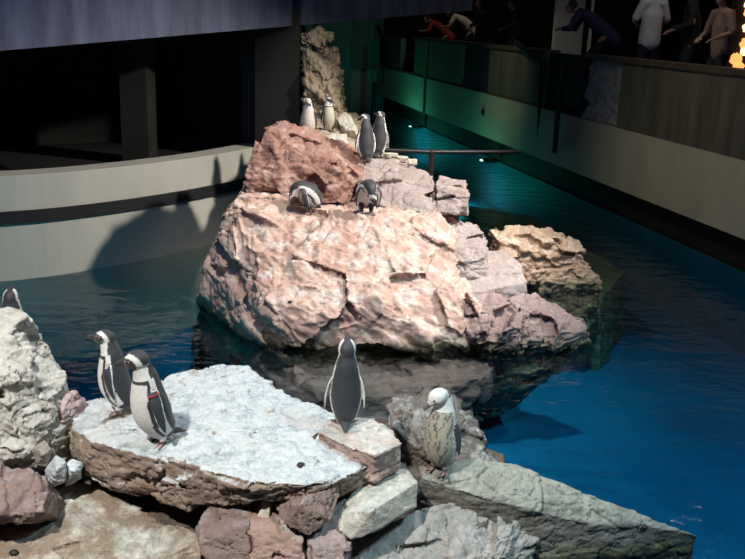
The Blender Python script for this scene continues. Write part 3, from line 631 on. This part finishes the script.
BK, WH, PK, BR, GR = (.040, .042, .048), (.80, .79, .75), (.50, .30, .28), (.075, .055, .05), (.22, .20, .16)
UP = [(-.048, .040, .040, .040), (-.030, .075, .072, .074), (-.004, .135, .094, .094), (.010, .205, .104, .106), (.010, .285, .100, .100), (.002, .355, .088, .085), (-.006, .410, .076, .072), (-.004, .450, .063, .060), (.0, .484, .054, .053), (.004, .508, .049, .049)]
def cat(pts, n):
    P = [np.array(p, float) for p in pts]; out = []
    for i in range(len(P) - 1):
        a, b_, c, d = P[max(i - 1, 0)], P[i], P[i + 1], P[min(i + 2, len(P) - 1)]
        for k in range(n):
            t = k / n; out.append(.5 * (2 * b_ + (c - a) * t + (2 * a - 5 * b_ + 4 * c - d) * t * t + (3 * b_ - a - 3 * c + d) * t ** 3))
    out.append(P[-1]); return out
def penguin(pos, yaw, label, spine=UP, head=(.014, 0, .528), hyaw=0, hpitch=0, hroll=0, scale=1.0, vox=.0055, flare=(.02, .02), flip_back=(0, 0), belly=WH, back=BK,
            group=None, band=False, chest_band=True, face='adult', seed=0, stance=.04, tilt=0, feet=True, mottle=0, wings=None, headsize=1.0):
    v, f, colr = [], [], []
    def put(vv, ff, cc):
        n = len(v); v.extend(vv); f.extend([[i + n for i in q] for q in ff]); colr.extend(cc)
    rs = np.random.RandomState(seed)
    # body sweep
    R = cat(spine, 7); SG = 56; vv, ff, cc = [], [], []
    L = len(R)
    fb_ = fbm(np.array([(x * 30, 6 * math.sin(2 * PI * k / SG), z * 32 + 5 * math.cos(2 * PI * k / SG)) for x, z, _a, _b in R for k in range(SG)]), 4, seed) if mottle else None
    for i, (x, z, ry, rd_) in enumerate(R):
        a, c = R[max(i - 1, 0)], R[min(i + 1, L - 1)]
        t = Vector((c[0] - a[0], 0, c[1] - a[1])).normalized(); ven = Vector((t.z, 0, -t.x))
        s = i / (L - 1)
        for k in range(SG):
            ph = 2 * PI * k / SG; q = ph if ph <= PI else 2 * PI - ph; dq = math.degrees(q)
            vv.append(Vector((x, 0, z)) + ven * (rd_ * math.cos(ph)) + Vector((0, 1, 0)) * (ry * math.sin(ph)))
            jit = rs.uniform(-3, 3)
            col = belly if dq < 112 + jit else back
            if s < .10: col = belly if dq < 70 else back
            if chest_band:
                edge = 60 + 16 * min(1, max(0, (s - .15) / .5))
                if .12 < s < .70 and edge < dq < edge + 14: col = BK
                if .645 < s < .70 and dq < edge + 8: col = BK
            if .70 <= s < .80: col = WH if dq < 100 + jit else back
            if s >= .80: col = WH if dq < 105 + 20 * (s - .8) * 5 else back
            if mottle and .1 < s < .72 and 84 + jit < dq < 108: col = (.66, .64, .58)
            if mottle and s < .72 and col == belly and fb_[i * SG + k] > mottle: col = tuple(c * .38 for c in belly)
            cc.append(col)
    for i in range(L - 1):
        for k in range(SG): ff.append([i * SG + k, i * SG + (k + 1) % SG, (i + 1) * SG + (k + 1) % SG, (i + 1) * SG + k])
    ff += [list(range(SG))[::-1], [(L - 1) * SG + k for k in range(SG)]]
    put(vv, ff, cc)
    # head
    HM = Matrix.Rotation(hyaw, 3, 'Z') @ Matrix.Rotation(-hpitch, 3, 'Y') @ Matrix.Rotation(hroll, 3, 'X')
    hc = Vector(head); hr = Vector((.060, .047, .049)) * headsize
    mb = MB().ball((0, 0, 0), tuple(hr), nu=48, nv=32); cc = []
    for p in mb.v:
        q = Vector((p.x / hr.x, p.y / hr.y, p.z / hr.z))
        dx, dz = q.x - .55, q.z + .25; rr = math.hypot(dx, dz * 1.05)
        col = back
        if rr < .80: col = BK                                     # face mask and chin
        elif rr < 1.22: col = WH                                  # white band over the eye and behind the cheek
        elif q.z < -.25 and q.x < .3: col = WH
        if q.z > .35 and abs(q.y) < .36 and rr > .7: col = back          # crown
        if q.x < -.75 and q.z > -.3: col = back
        if .35 < q.x < .75 and .16 < q.z < .36 and abs(q.y) > .5: col = PK   # bare skin above the eye
        if face == 'white':
            col = WH if not (abs(q.y) > .5 and rr < .22) else GR
        cc.append(col)
    put([hc + HM @ p for p in mb.v], mb.f, cc)
    # throat bridge
    neck = Vector((spine[-1][0], 0, spine[-1][1]))
    mb = MB().tube([neck, neck.lerp(hc, .5), hc], [.043 * headsize, .043 * headsize, .040 * headsize], seg=32); cc = []
    for p in mb.v:
        w = HM.inverted() @ (p - hc); cc.append(back if (w.x < -.012 and p.x < neck.x + .03) else WH)
    put(mb.v, mb.f, cc)
    # beak
    mb = MB().tube([(.040, 0, -.006), (.070, 0, -.009), (.092, 0, -.012), (.106, 0, -.018)], [.022, .0145, .0105, .006], seg=20, flat=1.15)
    put([hc + HM @ (p * headsize) for p in mb.v], mb.f, [(.17, .16, .155) if face == 'white' else (.16, .15, .15) if .072 < p.x < .080 else (.05, .048, .05) for p in mb.v])
    # tail
    x0, z0 = spine[0][0], spine[0][1]
    t0 = Vector((spine[0][0] - spine[1][0], 0, spine[0][1] - spine[1][1])).normalized()
    tp = Vector((x0, 0, z0)) - t0 * .03
    te = tp + t0 * .10 + Vector((-.055, 0, 0)); te.z = max(te.z, .012)
    mb = MB().tube([tp, tp.lerp(te, .5), te], [.046, .034, .012], seg=20, flat=.45, side=Vector((-.5, 0, 1))); put(mb.v, mb.f, [back] * len(mb.v))
    # flippers
    for si, s in enumerate((1, -1)):
        if wings and wings[si]: pts = [Vector(p) for p in wings[si]]
        else:
            k = 5; xs, zs = spine[k][0], spine[k][1]
            bx = flip_back[si]
            pts = [Vector((xs - .004, s * .066, zs + .024)), Vector((xs - .008 + bx * .3, s * (.098 + flare[si] * .3), zs - .045)), Vector((xs - .010 + bx * .65, s * (.109 + flare[si] * .65), zs - .13)), Vector((xs - .018 + bx, s * (.106 + flare[si]), zs - .225))]
        cen = [Vector(c) for c in cat(pts, 6)]
        rad = [float(q) for q in np.interp(np.linspace(0, 1, len(cen)), [0, .15, .4, .75, 1], [.020, .031, .034, .026, .010])]
        out = (pts[1] - Vector((pts[1].x * .98, 0, pts[1].z))).normalized()
        mb = MB().tube(cen, rad, seg=24, flat=.30, side=out); cc = []
        n = len(mb.v) // 24
        for i in range(n):
            for k in range(24):
                an = 2 * PI * k / 24; ci = math.cos(an); sj = math.sin(an) * s
                cc.append(WH if (sj < -.80 and .15 < i / n < .95) or ci < -.65 else BK)
        put(mb.v, mb.f, cc)
    # legs and feet
    if feet:
        for s in (1, -1):
            ax, az = max(spine[1][0], -.02) + .03, .06
            mb = MB().tube([(ax - .01, s * stance, .085), (ax, s * stance, .018)], [.030, .017], seg=16); put(mb.v, mb.f, [BK] * len(mb.v))
            for a in (-.45, 0, .45):
                d = Vector((math.cos(a + s * .25), math.sin(a + s * .25), 0)); st_ = Vector((ax - .012, s * stance, .013))
                mb = MB().tube([st_, st_ + d * .045 + Vector((0, 0, -.001)), st_ + d * .078 + Vector((0, 0, -.006))], [.013, .0115, .007], seg=12, flat=.75, side=(0, 0, 1))
                put(mb.v, mb.f, [BR if rs.rand() < .6 else PK for _ in mb.v])
    me = remeshed(v, f, vox, 1)
    kd = KDTree(len(v))
    for i, p in enumerate(v): kd.insert(p, i)
    kd.balance()
    ca = me.color_attributes.new('plumage', 'FLOAT_COLOR', 'POINT')
    arr = np.ones((len(me.vertices), 4), np.float32)
    for i, p in enumerate(me.vertices): arr[i, :3] = colr[kd.find(p.co)[1]]
    ca.data.foreach_set('color', arr.ravel())
    me.polygons.foreach_set('use_smooth', [True] * len(me.polygons)); me.name = 'penguin'
    o = link('penguin', me, mpg)
    for s in (1, -1):
        c = hc + HM @ Vector((hr.x * .50, s * hr.y * .80, hr.z * .20))
        MB().ball(c, .0065 * headsize, nu=10, nv=8).build('eye', M_EYE, o, True)
    if band:
        k = 5; xs, zs = spine[k][0], spine[k][1]
        c = Vector((xs - .006 + flip_back[0] * .2, .092 + flare[0] * .2, zs - .012))
        mb = MB()
        for k in range(20):
            a0, a1 = 2 * PI * k / 20, 2 * PI * (k + 1) / 20
            P0 = lambda a, r1, r2, z: c + Vector((r1 * math.cos(a), r2 * math.sin(a), z))
            mb.add([P0(a0, .036, .0155, -.0035), P0(a1, .036, .0155, -.0035), P0(a1, .036, .0155, .0035), P0(a0, .036, .0155, .0035)], [[0, 1, 2, 3]])
        bo_ = mb.build('wing_band', M_BAND, o); bo_['label'] = 'red band around the flipper'
        sm = bo_.modifiers.new('t', 'SOLIDIFY'); sm.thickness = .003
    o.scale = (scale,) * 3; o.rotation_euler = (0, tilt, yaw); o.location = pos
    tag(o, label, 'penguin', group)
    return o
def stand(px, py, lift=-.004, only=None):
    p = on_rock(px, py, only).copy()
    if only is not None: return p + V3((0, 0, lift))
    g = [ground(p.x + dx, p.y + dy, p.z + .12) for dx in (-.05, 0, .05) for dy in (-.05, 0, .05)]
    g = [q for q in g if abs(q - p.z) < .12]
    p.z = max(sorted(g)[len(g) // 2], p.z) + lift if g else p.z
    return p
D2 = math.radians
# foreground pair
penguin(stand(123, 411), D2(170), 'upright penguin on the flat slab standing behind its partner, beak raised to the left', hyaw=D2(5), hpitch=D2(18), scale=.86, headsize=1.16, seed=1, flare=(.0, .01), tilt=D2(10))
penguin(stand(163, 441), D2(212), 'penguin with white belly and red flipper band at the slab front edge', hyaw=D2(-38), hpitch=D2(4), scale=.97, headsize=1.18, seed=2, band=True, flare=(.035, .012), flip_back=(.02, 0), tilt=D2(13))
# back view, bill to the sky
penguin(stand(345, 424), D2(93), 'penguin seen from behind with bill pointing up, on pinkish stone', head=(.006, 0, .526), hyaw=0, hpitch=D2(32), scale=.86, headsize=1.22, seed=3, flare=(.03, .015))
# preening on the right; dirty belly coloured darker for its shade
penguin(stand(440, 470), D2(230), 'dusty pale penguin with belly darkened for shade, preening with bent head near the long grey ledge', belly=(.40, .37, .29), back=(.13, .115, .10), chest_band=False, mottle=.28, face='white', head=(.055, -.01, .515), hyaw=D2(-38), hpitch=D2(-34), scale=.90, headsize=1.08, seed=4, flip_back=(-.03, -.02), flare=(0, 0))
# behind the left boulder
p5 = Y(13, 330, 5.4); penguin(V3((p5.x, p5.y, Y(12, 292, 5.4).z - .56)), D2(100), 'penguin with only its head showing above the tall whitened boulder', head=(.006, 0, .526), hpitch=D2(35), scale=1.0, seed=5)
# stooping pair by the red boulder
BEND = [(-.085, .075, .045, .045), (-.075, .115, .078, .075), (-.045, .170, .098, .095), (.0, .222, .103, .100), (.055, .262, .094, .090), (.105, .282, .078, .074), (.142, .275, .060, .058), (.165, .250, .050, .050), (.175, .218, .045, .045)]
wr = lambda s: [(.075, s * .075, .285), (.085, s * .115, .225), (.065, s * .120, .150), (.03, s * .105, .08)]
penguin(stand(309, 213, only=0), D2(200), 'penguin bent over at the foot of the red boulder, back turned', spine=BEND, head=(.175, 0, .190), hpitch=D2(-75), scale=1.02, seed=6, headsize=.95, wings=(wr(1), wr(-1)), vox=.007, stance=.05)
penguin(stand(366, 213, only=0), D2(285), 'penguin preening with lowered head right of red boulder, white flank showing', spine=BEND, head=(.165, .03, .195), hpitch=D2(-60), hyaw=D2(40), scale=1.06, seed=7, wings=(wr(1), wr(-1)), vox=.007, stance=.05)
# rear ones
penguin(V3((Y(308, 130, 11.65).x, 11.65, ground(Y(308, 130, 11.65).x, 11.65) - .004)), D2(262), 'small penguin facing the viewer beside the ochre rock pillar', head=(.02, 0, .53), hyaw=D2(40), hpitch=D2(-25), scale=.86, seed=8, vox=.007, chest_band=False, belly=(.66, .58, .52), face='white')
q = Y(328, 131, 12.05); penguin(V3((q.x, q.y, ground(q.x, q.y) - .004)), D2(300), 'shaded penguin under the ochre rock pillar beside the pale tilted stone', hyaw=D2(20), hpitch=D2(-20), scale=.78, seed=9, vox=.007, belly=(.55, .52, .38))
penguin(stand(366, 163), D2(110), 'dark backed penguin on the grey block, front one of the pair', hyaw=D2(50), hpitch=D2(-5), scale=1.0, seed=10, vox=.007, flare=(.02, 0), tilt=D2(8))
penguin(stand(378, 158), D2(75), 'dark penguin standing behind another on the grey block, head turned back', hyaw=D2(70), hpitch=D2(15), scale=.98, seed=11, vox=.007, tilt=D2(6))

# little dark pebbles and droppings
for px, py, r, lab in ((301, 466, .022, 'small dark pebble on the white slab top'), (14, 554, .024, 'small dark pebble on the white front of the brown base rock'), (644, 528, .024, 'small dark pebble near the tip of the long grey ledge'), (290, 303, .026, 'small dark pebble on the pink island face')):
    p = on_rock(px, py); mb = MB().ball((0, 0, 0), (r, r * .8, r * .55), nu=14, nv=9)
    for q in mb.v: q += q.normalized() * rnd.uniform(-.002, .002)
    o = mb.build('pebble', plain('dark_pebble', (.03, .026, .022), .6, nscale=30), None, True); o.location = p + V3((0, 0, r * .35)); tag(o, lab, 'pebble')

# ------------------------------------------------------------------ rails, lamps
def rail(name, pts, r, label, cat, material=M_BLACK):
    o = MB().tube(pts, r, seg=12).build(name, material, None, True); tag(o, label, cat); return o
def on_wall(px, z, off):
    yy = wall_Y(px, z); w = RW(yy) + rn * off; return V3((w.x, w.y, z))
ya = wy(548)
bt = bpy.data.objects.new('barrier_rail', None); COL.objects.link(bt); w0 = RW(ya) - rn * .06; bt.location = (w0.x, w0.y, .75)
tag(bt, 'black rail on the island side crossing the dark channel', 'rail')
c0, c1 = Y(382, 150, 11.55), Y(519, 152, 12.2); pb = Y(432, 152, 11.7)
bt.location = (pb.x, pb.y, ground(pb.x, pb.y) if ground(pb.x, pb.y) > 0 else -.3)
def local(parent, pts): return [V3(p) - parent.location for p in pts]
MB().tube(local(bt, [c0, pb, c1]), .028, seg=12).build('top_rail', M_BLACK, bt, True)
MB().tube(local(bt, [pb, V3((pb.x, pb.y, bt.location.z - .1))]), .040, seg=12).build('post', M_BLACK, bt, True)
hr_ = bpy.data.objects.new('handrail', None); COL.objects.link(hr_)
a = on_wall(548, 2.3, -.10); hr_.location = (a.x, a.y, .5); tag(hr_, 'black bent handrail mounted over the cream wall below leaning visitor', 'handrail')
s0 = on_wall(521, 2.62, -.10); 
MB().tube(local(hr_, [s0, V3((a.x, a.y, 2.3)), V3((a.x, a.y, .78))]), .07, seg=12).build('rail', M_BLACK, hr_, True)
a2 = on_wall(565, 2.1, -.08); 
o = rail('post', [V3((a2.x, a2.y, 2.3)), V3((a2.x, a2.y, .72))], .045, 'short black post on cream wall right of the bent handrail', 'post')
a3 = on_wall(388, 2.2, -.12); b3 = on_wall(381, 2.75, -.12)
rail('handrail', [b3, a3, V3((a3.x, a3.y, .7))], .06, 'distant bent handrail at the far end of the channel', 'handrail')
q = Y(374, 98, 31.0); rail('gauge_post', [V3((q.x, q.y, -.6)), V3((q.x, q.y, .95))], .07, 'dark post standing in the water at the far end', 'post')
a4 = on_wall(426, 1.4, -.03); rail('pipe', [V3((a4.x, a4.y, 2.4)), V3((a4.x, a4.y, .45))], .03, 'thin vertical pipe on the far cream wall', 'pipe', M_GREYPILLAR)
o = MB().ball((0, 0, 0), (.05, .05, .09), nu=12, nv=8).build('wall_hook', M_BLACK, None, True); a5 = on_wall(484, 1.0, -.02); o.location = a5; tag(o, 'small dark hook on the cream wall left of the bent handrail', 'hook')
M_LAMP = glow('lamp_lens', (.75, 1, .92), 3)
def add_light(name, kind, loc, energy, color, target=None, size=.1, spot=60, blend=.6):
    d = bpy.data.lights.new(name, kind); d.energy = energy; d.color = color
    if kind == 'AREA': d.size = size
    else: d.shadow_soft_size = size
    if kind == 'SPOT': d.spot_size = math.radians(spot); d.spot_blend = blend
    o = bpy.data.objects.new(name, d); COL.objects.link(o); o.location = loc
    if target is not None: o.rotation_euler = (Vector(target) - Vector(loc)).to_track_quat('-Z', 'Y').to_euler()
    return o
for k, (px, py, lab) in enumerate(((519, 161, 'glowing underwater lamp on the channel wall nearer the viewer'), (440, 127, 'glowing underwater lamp on the channel wall farther away'))):
    g0 = Z(px, py, -.02); yy = g0.y; w = RW(yy)
    lo = bpy.data.objects.new('pool_lamp', None); COL.objects.link(lo); lo.location = (w.x - .12, yy, -.03); tag(lo, lab, 'lamp', None)
    MB().tube([(.22, 0, 0), (.02, 0, 0)], .10, seg=16, flat=.6).build('housing', M_BLACK, lo, True)
    MB().ball((-.07, 0, .0), (.05, .085, .022), nu=16, nv=10).build('lens', M_LAMP, lo, True)
    add_light('lamp_glow', 'POINT', (w.x - .7, yy, -.8), (40, 70)[k], (.12, 1, .58), size=.05)

# ------------------------------------------------------------------ visitors
SKIN = plain('skin', (.42, .25, .18), .55, nscale=8, namt=.12)
DSKIN = plain('skin_deep', (.22, .12, .08), .55, nscale=8, namt=.12)
HAIRD = plain('dark_hair', (.015, .012, .010), .6, nscale=40, namt=.4)
HAIRB = plain('brown_hair', (.06, .035, .02), .6, nscale=40, namt=.4)
DENIM = plain('dark_trousers', (.02, .024, .035), .8, nscale=20, namt=.3)
def cloth(n, c): return plain(n, c, .85, nscale=12, namt=.2, bump=.2)
def off_wall(px, z, off):
    lo, hi = 4., 33.
    for _ in range(50):
        mid = (lo + hi) / 2; w = RW(mid) + rn * off; v = Vector((w.x, w.y, z)) - EYE
        if 372.5 + F * v.dot(CR) / v.dot(FW) > px: lo = mid
        else: hi = mid
    return w
def visitor(px, off, turn, label, pose, h, shirt, sleeve=.45, hair=HAIRD, skin=SKIN, dz=1.95, extra=0):
    w = off_wall(px, 2.5, off)
    root = bpy.data.objects.new('person', None); COL.objects.link(root); root.location = (w.x, w.y, dz)
    root.rotation_euler.z = math.atan2(-rn.y, -rn.x) + turn; root.scale = (h / 1.75,) * 3
    tag(root, label, 'person')
    if pose == 'lean':
        hip, chest, sh_z, headc = V3((-.52, 0, .90)), V3((-.22, 0, 1.14)), V3((.02, 0, 1.26)), V3((.20, 0, 1.36))
        el = [V3((.14, .27, .98)), V3((.14, -.27, .98))]; ha = [V3((.36, .10, .96)), V3((.36, -.08, .98))]
    elif pose == 'turn':
        hip, chest, sh_z, headc = V3((0, 0, .93)), V3((-.02, 0, 1.22)), V3((-.02, 0, 1.42)), V3((.05, 0, 1.64))
        el = [V3((.02, .27, 1.14)), V3((.02, -.27, 1.14))]; ha = [V3((.26, .13, 1.08)), V3((.28, -.10, 1.10))]
    else:
        hip, chest, sh_z, headc = V3((-.12, 0, .92)), V3((-.10, 0, 1.20)), V3((-.08, 0, 1.41)), V3((-.02, 0, 1.63))
        el = [V3((-.06, .28, 1.12)), V3((-.06, -.28, 1.12))]; ha = [V3((.18, .16, 1.02)), V3((.18, -.16, 1.02))]
    mb = MB()
    neck = sh_z.lerp(headc, .35)
    mb.tube([hip, hip.lerp(chest, .5), chest, sh_z - (sh_z - chest) * .1], [.13, .125, .135, .10], seg=18, flat=.8, side=(1, 0, .2))
    mb.tube([sh_z, neck, headc], [.06, .055, .055], seg=14)
    mb.ball(headc, (.095, .075, .115)); mb.ball(headc + V3((.03, 0, -.06)), (.055, .05, .055))
    mb.tube([headc + V3((.088, 0, .02)), headc + V3((.108, 0, -.022))], [.010, .016], seg=8)
    for s in (1, -1): mb.ball(headc + V3((-.005, s * .076, 0)), (.022, .010, .032), nu=10, nv=8)
    mb.tube([headc + V3((.083, -.024, -.058)), headc + V3((.088, 0, -.058)), headc + V3((.083, .024, -.058))], .008, seg=8)
    shl = [sh_z + V3((0, .17, -.02)), sh_z + V3((0, -.17, -.02))]
    for i, s in enumerate((1, -1)):
        mb.tube([sh_z + V3((0, s * .06, -.01)), shl[i], shl[i].lerp(el[i], .5), el[i]], [.07, .060, .050, .042], seg=14)
        wr_ = el[i].lerp(ha[i], .88)
        mb.tube([el[i], el[i].lerp(ha[i], .45), wr_], [.042, .038, .026], seg=12)
        d = (ha[i] - el[i]).normalized(); sd = V3((0, 0, 1)).cross(d).normalized()
        mb.tube([wr_, wr_ + d * .085], [.026, .036], seg=12, flat=.45, side=(0, 0, 1))
        for k in range(4):
            b0 = wr_ + d * .085 + sd * (k - 1.5) * .019; ln = (.060, .072, .068, .052)[k]
            mb.tube([b0, b0 + d * ln * .5 + V3((0, 0, -.006)), b0 + d * ln + V3((0, 0, -.028))], [.0095, .009, .0075], seg=8)
        b0 = wr_ + d * .03 - sd * s * .028; mb.tube([b0, b0 + d * .03 - sd * s * .025, b0 + d * .06 - sd * s * .025 + V3((0, 0, -.012))], [.012, .010, .008], seg=8)
        kn = V3((hip.x * .4 + .0, s * .11, .48)); an = V3((-.02 + hip.x * .3, s * .12, .09))
        mb.tube([hip + V3((0, s * .08, -.02)), kn, an], [.085, .058, .042], seg=14)
        mb.tube([an + V3((-.03, 0, -.045)), an + V3((.15, 0, -.055))], [.040, .035], seg=10)
    me = remeshed(mb.v, mb.f, .0085, 2)
    me.polygons.foreach_set('use_smooth', [True] * len(me.polygons)); link('body', me, skin, root)
    sb = MB()
    sb.tube([hip + (chest - hip) * -.35, hip.lerp(chest, .5), chest, sh_z], [.175, .168, .165, .10], seg=22, flat=.84, side=(1, 0, .2))
    for i, s in enumerate((1, -1)):
        e = shl[i].lerp(el[i], min(1, sleeve * 2)); pts = [sh_z + V3((0, s * .05, -.01)), shl[i], shl[i].lerp(e, .5), e]
        rr = [.085, .078, .068, .064]
        if sleeve > .5: pts.append(el[i].lerp(ha[i], (sleeve - .5) * 2 * .85)); rr.append(.05)
        sb.tube(pts, rr, seg=16)
    me = remeshed(sb.v, sb.f, .012, 3); me.polygons.foreach_set('use_smooth', [True] * len(me.polygons)); link('shirt', me, shirt, root)
    tb = MB()
    for s in (1, -1):
        kn = V3((hip.x * .4 + .0, s * .11, .48)); an = V3((-.02 + hip.x * .3, s * .12, .12))
        tb.tube([hip + V3((0, s * .06, -.05)), kn, an], [.10, .08, .065], seg=14)
    me = remeshed(tb.v, tb.f, .014, 2); me.polygons.foreach_set('use_smooth', [True] * len(me.polygons)); link('trousers', me, DENIM, root)
    hb = MB().ball(headc + V3((-.018, 0, .022)), (.098, .086, .115), nu=24, nv=14)
    if extra: hb.tube([headc + V3((-.06, 0, .03)), headc + V3((-.085, 0, -.08)), headc + V3((-.09, 0, -.20))], [.075, .08, .05], seg=14)
    hb.v = [p if not (p.x > headc.x + .035 and p.z < headc.z + .055) else V3((headc.x + .035, p.y * .9, p.z)) for p in hb.v]
    hb.build('hair', hair, root, True)
    for s in (1, -1): MB().ball(headc + V3((.086, s * .032, .012)), (.008, .012, .007), nu=10, nv=6).build('eye', M_EYE, root, True)
    return root
visitor(432, .50, D2(-15), 'child in a red shirt leaning on the far end of the barrier', 'lean', 1.55, cloth('red_cloth', (.38, .05, .06)), dz=1.85)
visitor(455, .52, D2(-30), 'person in a pale top leaning over the barrier beside the red shirted child', 'lean', 1.65, cloth('cream_cloth', (.50, .46, .38)), sleeve=.3, extra=1)
visitor(476, .55, D2(10), 'person in dark clothes at the barrier beside the one in pale top', 'stand', 1.6, cloth('black_cloth', (.03, .03, .035)), sleeve=.9, extra=1)
visitor(508, .6, D2(-10), 'visitor in dark jacket standing left of the leaning visitor', 'stand', 1.6, cloth('charcoal_cloth', (.035, .035, .04)), sleeve=.95)
visitor(578, .55, D2(-35), 'visitor in a navy jumper leaning on the barrier above the bent handrail', 'lean', 1.8, cloth('navy_cloth', (.035, .045, .10)), sleeve=.85)
wp = visitor(647, .55, D2(-95), 'visitor in a white short sleeved shirt at the barrier, head out of view', 'turn', 1.80, cloth('white_cloth', (.70, .72, .72)), sleeve=.42)
visitor(680, .85, D2(-20), 'visitor in black standing between the white shirt and the brown shirt', 'stand', 1.78, cloth('black_wool', (.02, .02, .022)), sleeve=.95)
visitor(712, .50, D2(10), 'visitor in a dusty brown top resting both hands on barrier near orange lights', 'stand', 1.62, cloth('brown_cloth', (.30, .19, .16)), sleeve=.45, hair=HAIRB)
# phone held by the white-shirt visitor
o = MB().box((-.04, -.006, -.075), (.04, .006, .075)).build('phone', M_BLACK)
wm = Matrix.Translation(wp.location) @ Matrix.Rotation(wp.rotation_euler.z, 4, 'Z') @ Matrix.Scale(wp.scale.x, 4)
o.location = wm @ V3((.35, .02, 1.12)); o.rotation_euler = (.3, 0, wp.rotation_euler.z + PI / 2)
tag(o, 'black phone held out over the barrier by the white shirt visitor', 'phone')
MB().box((-.036, -.008, -.07), (.036, -.0055, .07)).build('screen', plain('phone_glass', (.02, .02, .025), .1), o)

# glowing coral-like display at the right edge
dsp = bpy.data.objects.new('display_case', None); COL.objects.link(dsp); p = Y(741, 50, 16.2); dsp.location = (p.x + .2, 16.2, 1.95)
tag(dsp, 'orange lit display case at the right edge behind the visitors', 'display case')
MB().box((-.42, .12, 0), (.6, .5, 2.5)).build('cabinet', M_DARK, dsp)
MO = glow('amber_light', (1.0, .36, .10), 1.6); MO2 = glow('pale_amber_light', (1.0, .62, .35), 2.0)
rr_ = random.Random(3)
for k in range(16):
    zz = .35 + .128 * k; r = rr_.uniform(.05, .09)
    mb = MB().ball((rr_.uniform(-.26, .0), .08, zz), (r * 1.2, .06, r), nu=12, nv=8)
    for q in mb.v: q += V3((rr_.uniform(-.02, .02), 0, rr_.uniform(-.02, .02)))
    mb.build('light_cluster', MO if k % 3 else MO2, dsp, True)

# ------------------------------------------------------------------ light
wd = bpy.data.worlds.new('world'); SC.world = wd; wd.use_nodes = True
bg = wd.node_tree.nodes['Background']; bg.inputs[0].default_value = (.55, .7, 1, 1); bg.inputs[1].default_value = .012
add_light('island_side_spot', 'SPOT', (5.0, 9.0, 6.1), 3300, (1, .93, .86), (-.9, 10.2, .8), size=.2, spot=52, blend=.6)
add_light('island_front_spot', 'SPOT', (.9, 4.6, 10.8), 4100, (1, .91, .82), (.3, 9.5, .8), size=.25, spot=32, blend=.7)
add_light('rock_spot', 'SPOT', (.6, 7.2, 6.6), 750, (.97, .98, 1), (-.45, 4.9, .55), size=.15, spot=46, blend=.5)
add_light('front_spot', 'SPOT', (-2.8, .3, 7.2), 3100, (1, .97, .92), (-.75, 4.8, .5), size=.2, spot=32, blend=.6)
add_light('pool_spot', 'SPOT', (4.6, 2.5, 8.0), 2600, (.55, .85, 1), (3.0, 5.6, -1), size=.6, spot=75, blend=1)
for nm, lc, en, co_ in (('water_fill', (4.4, 7.0, -.8), 25, (.12, .6, 1)), ('water_fill', (-3.4, 7.6, -.9), 34, (.12, .85, .9))):  # added underwater fills that brighten the water; no lamp fittings there
    add_light(nm, 'POINT', lc, en, co_, size=.12)
add_light('pillar_fill', 'SPOT', (.3, 6.5, 6.5), 900, (1, .93, .80), (-.65, 13.0, 2.1), size=.15, spot=16, blend=.6)  # added spot that brightens the ochre pillar
add_light('far_wall_wash', 'SPOT', (-.2, 19, 5.6), 170, (1, .95, .70), (2.9, 20.5, 2.3), size=.4, spot=40, blend=.9)
add_light('wall_wash', 'SPOT', (-1.5, 12, 7.5), 430, (1, .92, .72), (4.6, 12.0, .9), size=.5, spot=60, blend=.9)
add_light('visitor_fill', 'AREA', (5.0, 13, 6.5), 22, (1, .88, .75), (4.6, 15, 2.5), size=1.0)  # added fill that keeps the visitors dimly visible
add_light('visitor_fill', 'AREA', (2.2, 25, 5.6), 14, (1, .85, .7), (2.2, 28, 2.6), size=1.0)  # second added fill, for the far visitors
add_light('beam_wash', 'AREA', (-2.2, 5.5, 4.8), 44, (.22, .40, 1), (-2.2, 11, 3.2), size=1.5)
SC.cycles.use_denoising = True
SC.cycles.transparent_max_bounces = 16
SC.cycles.caustics_reflective = False; SC.cycles.caustics_refractive = False
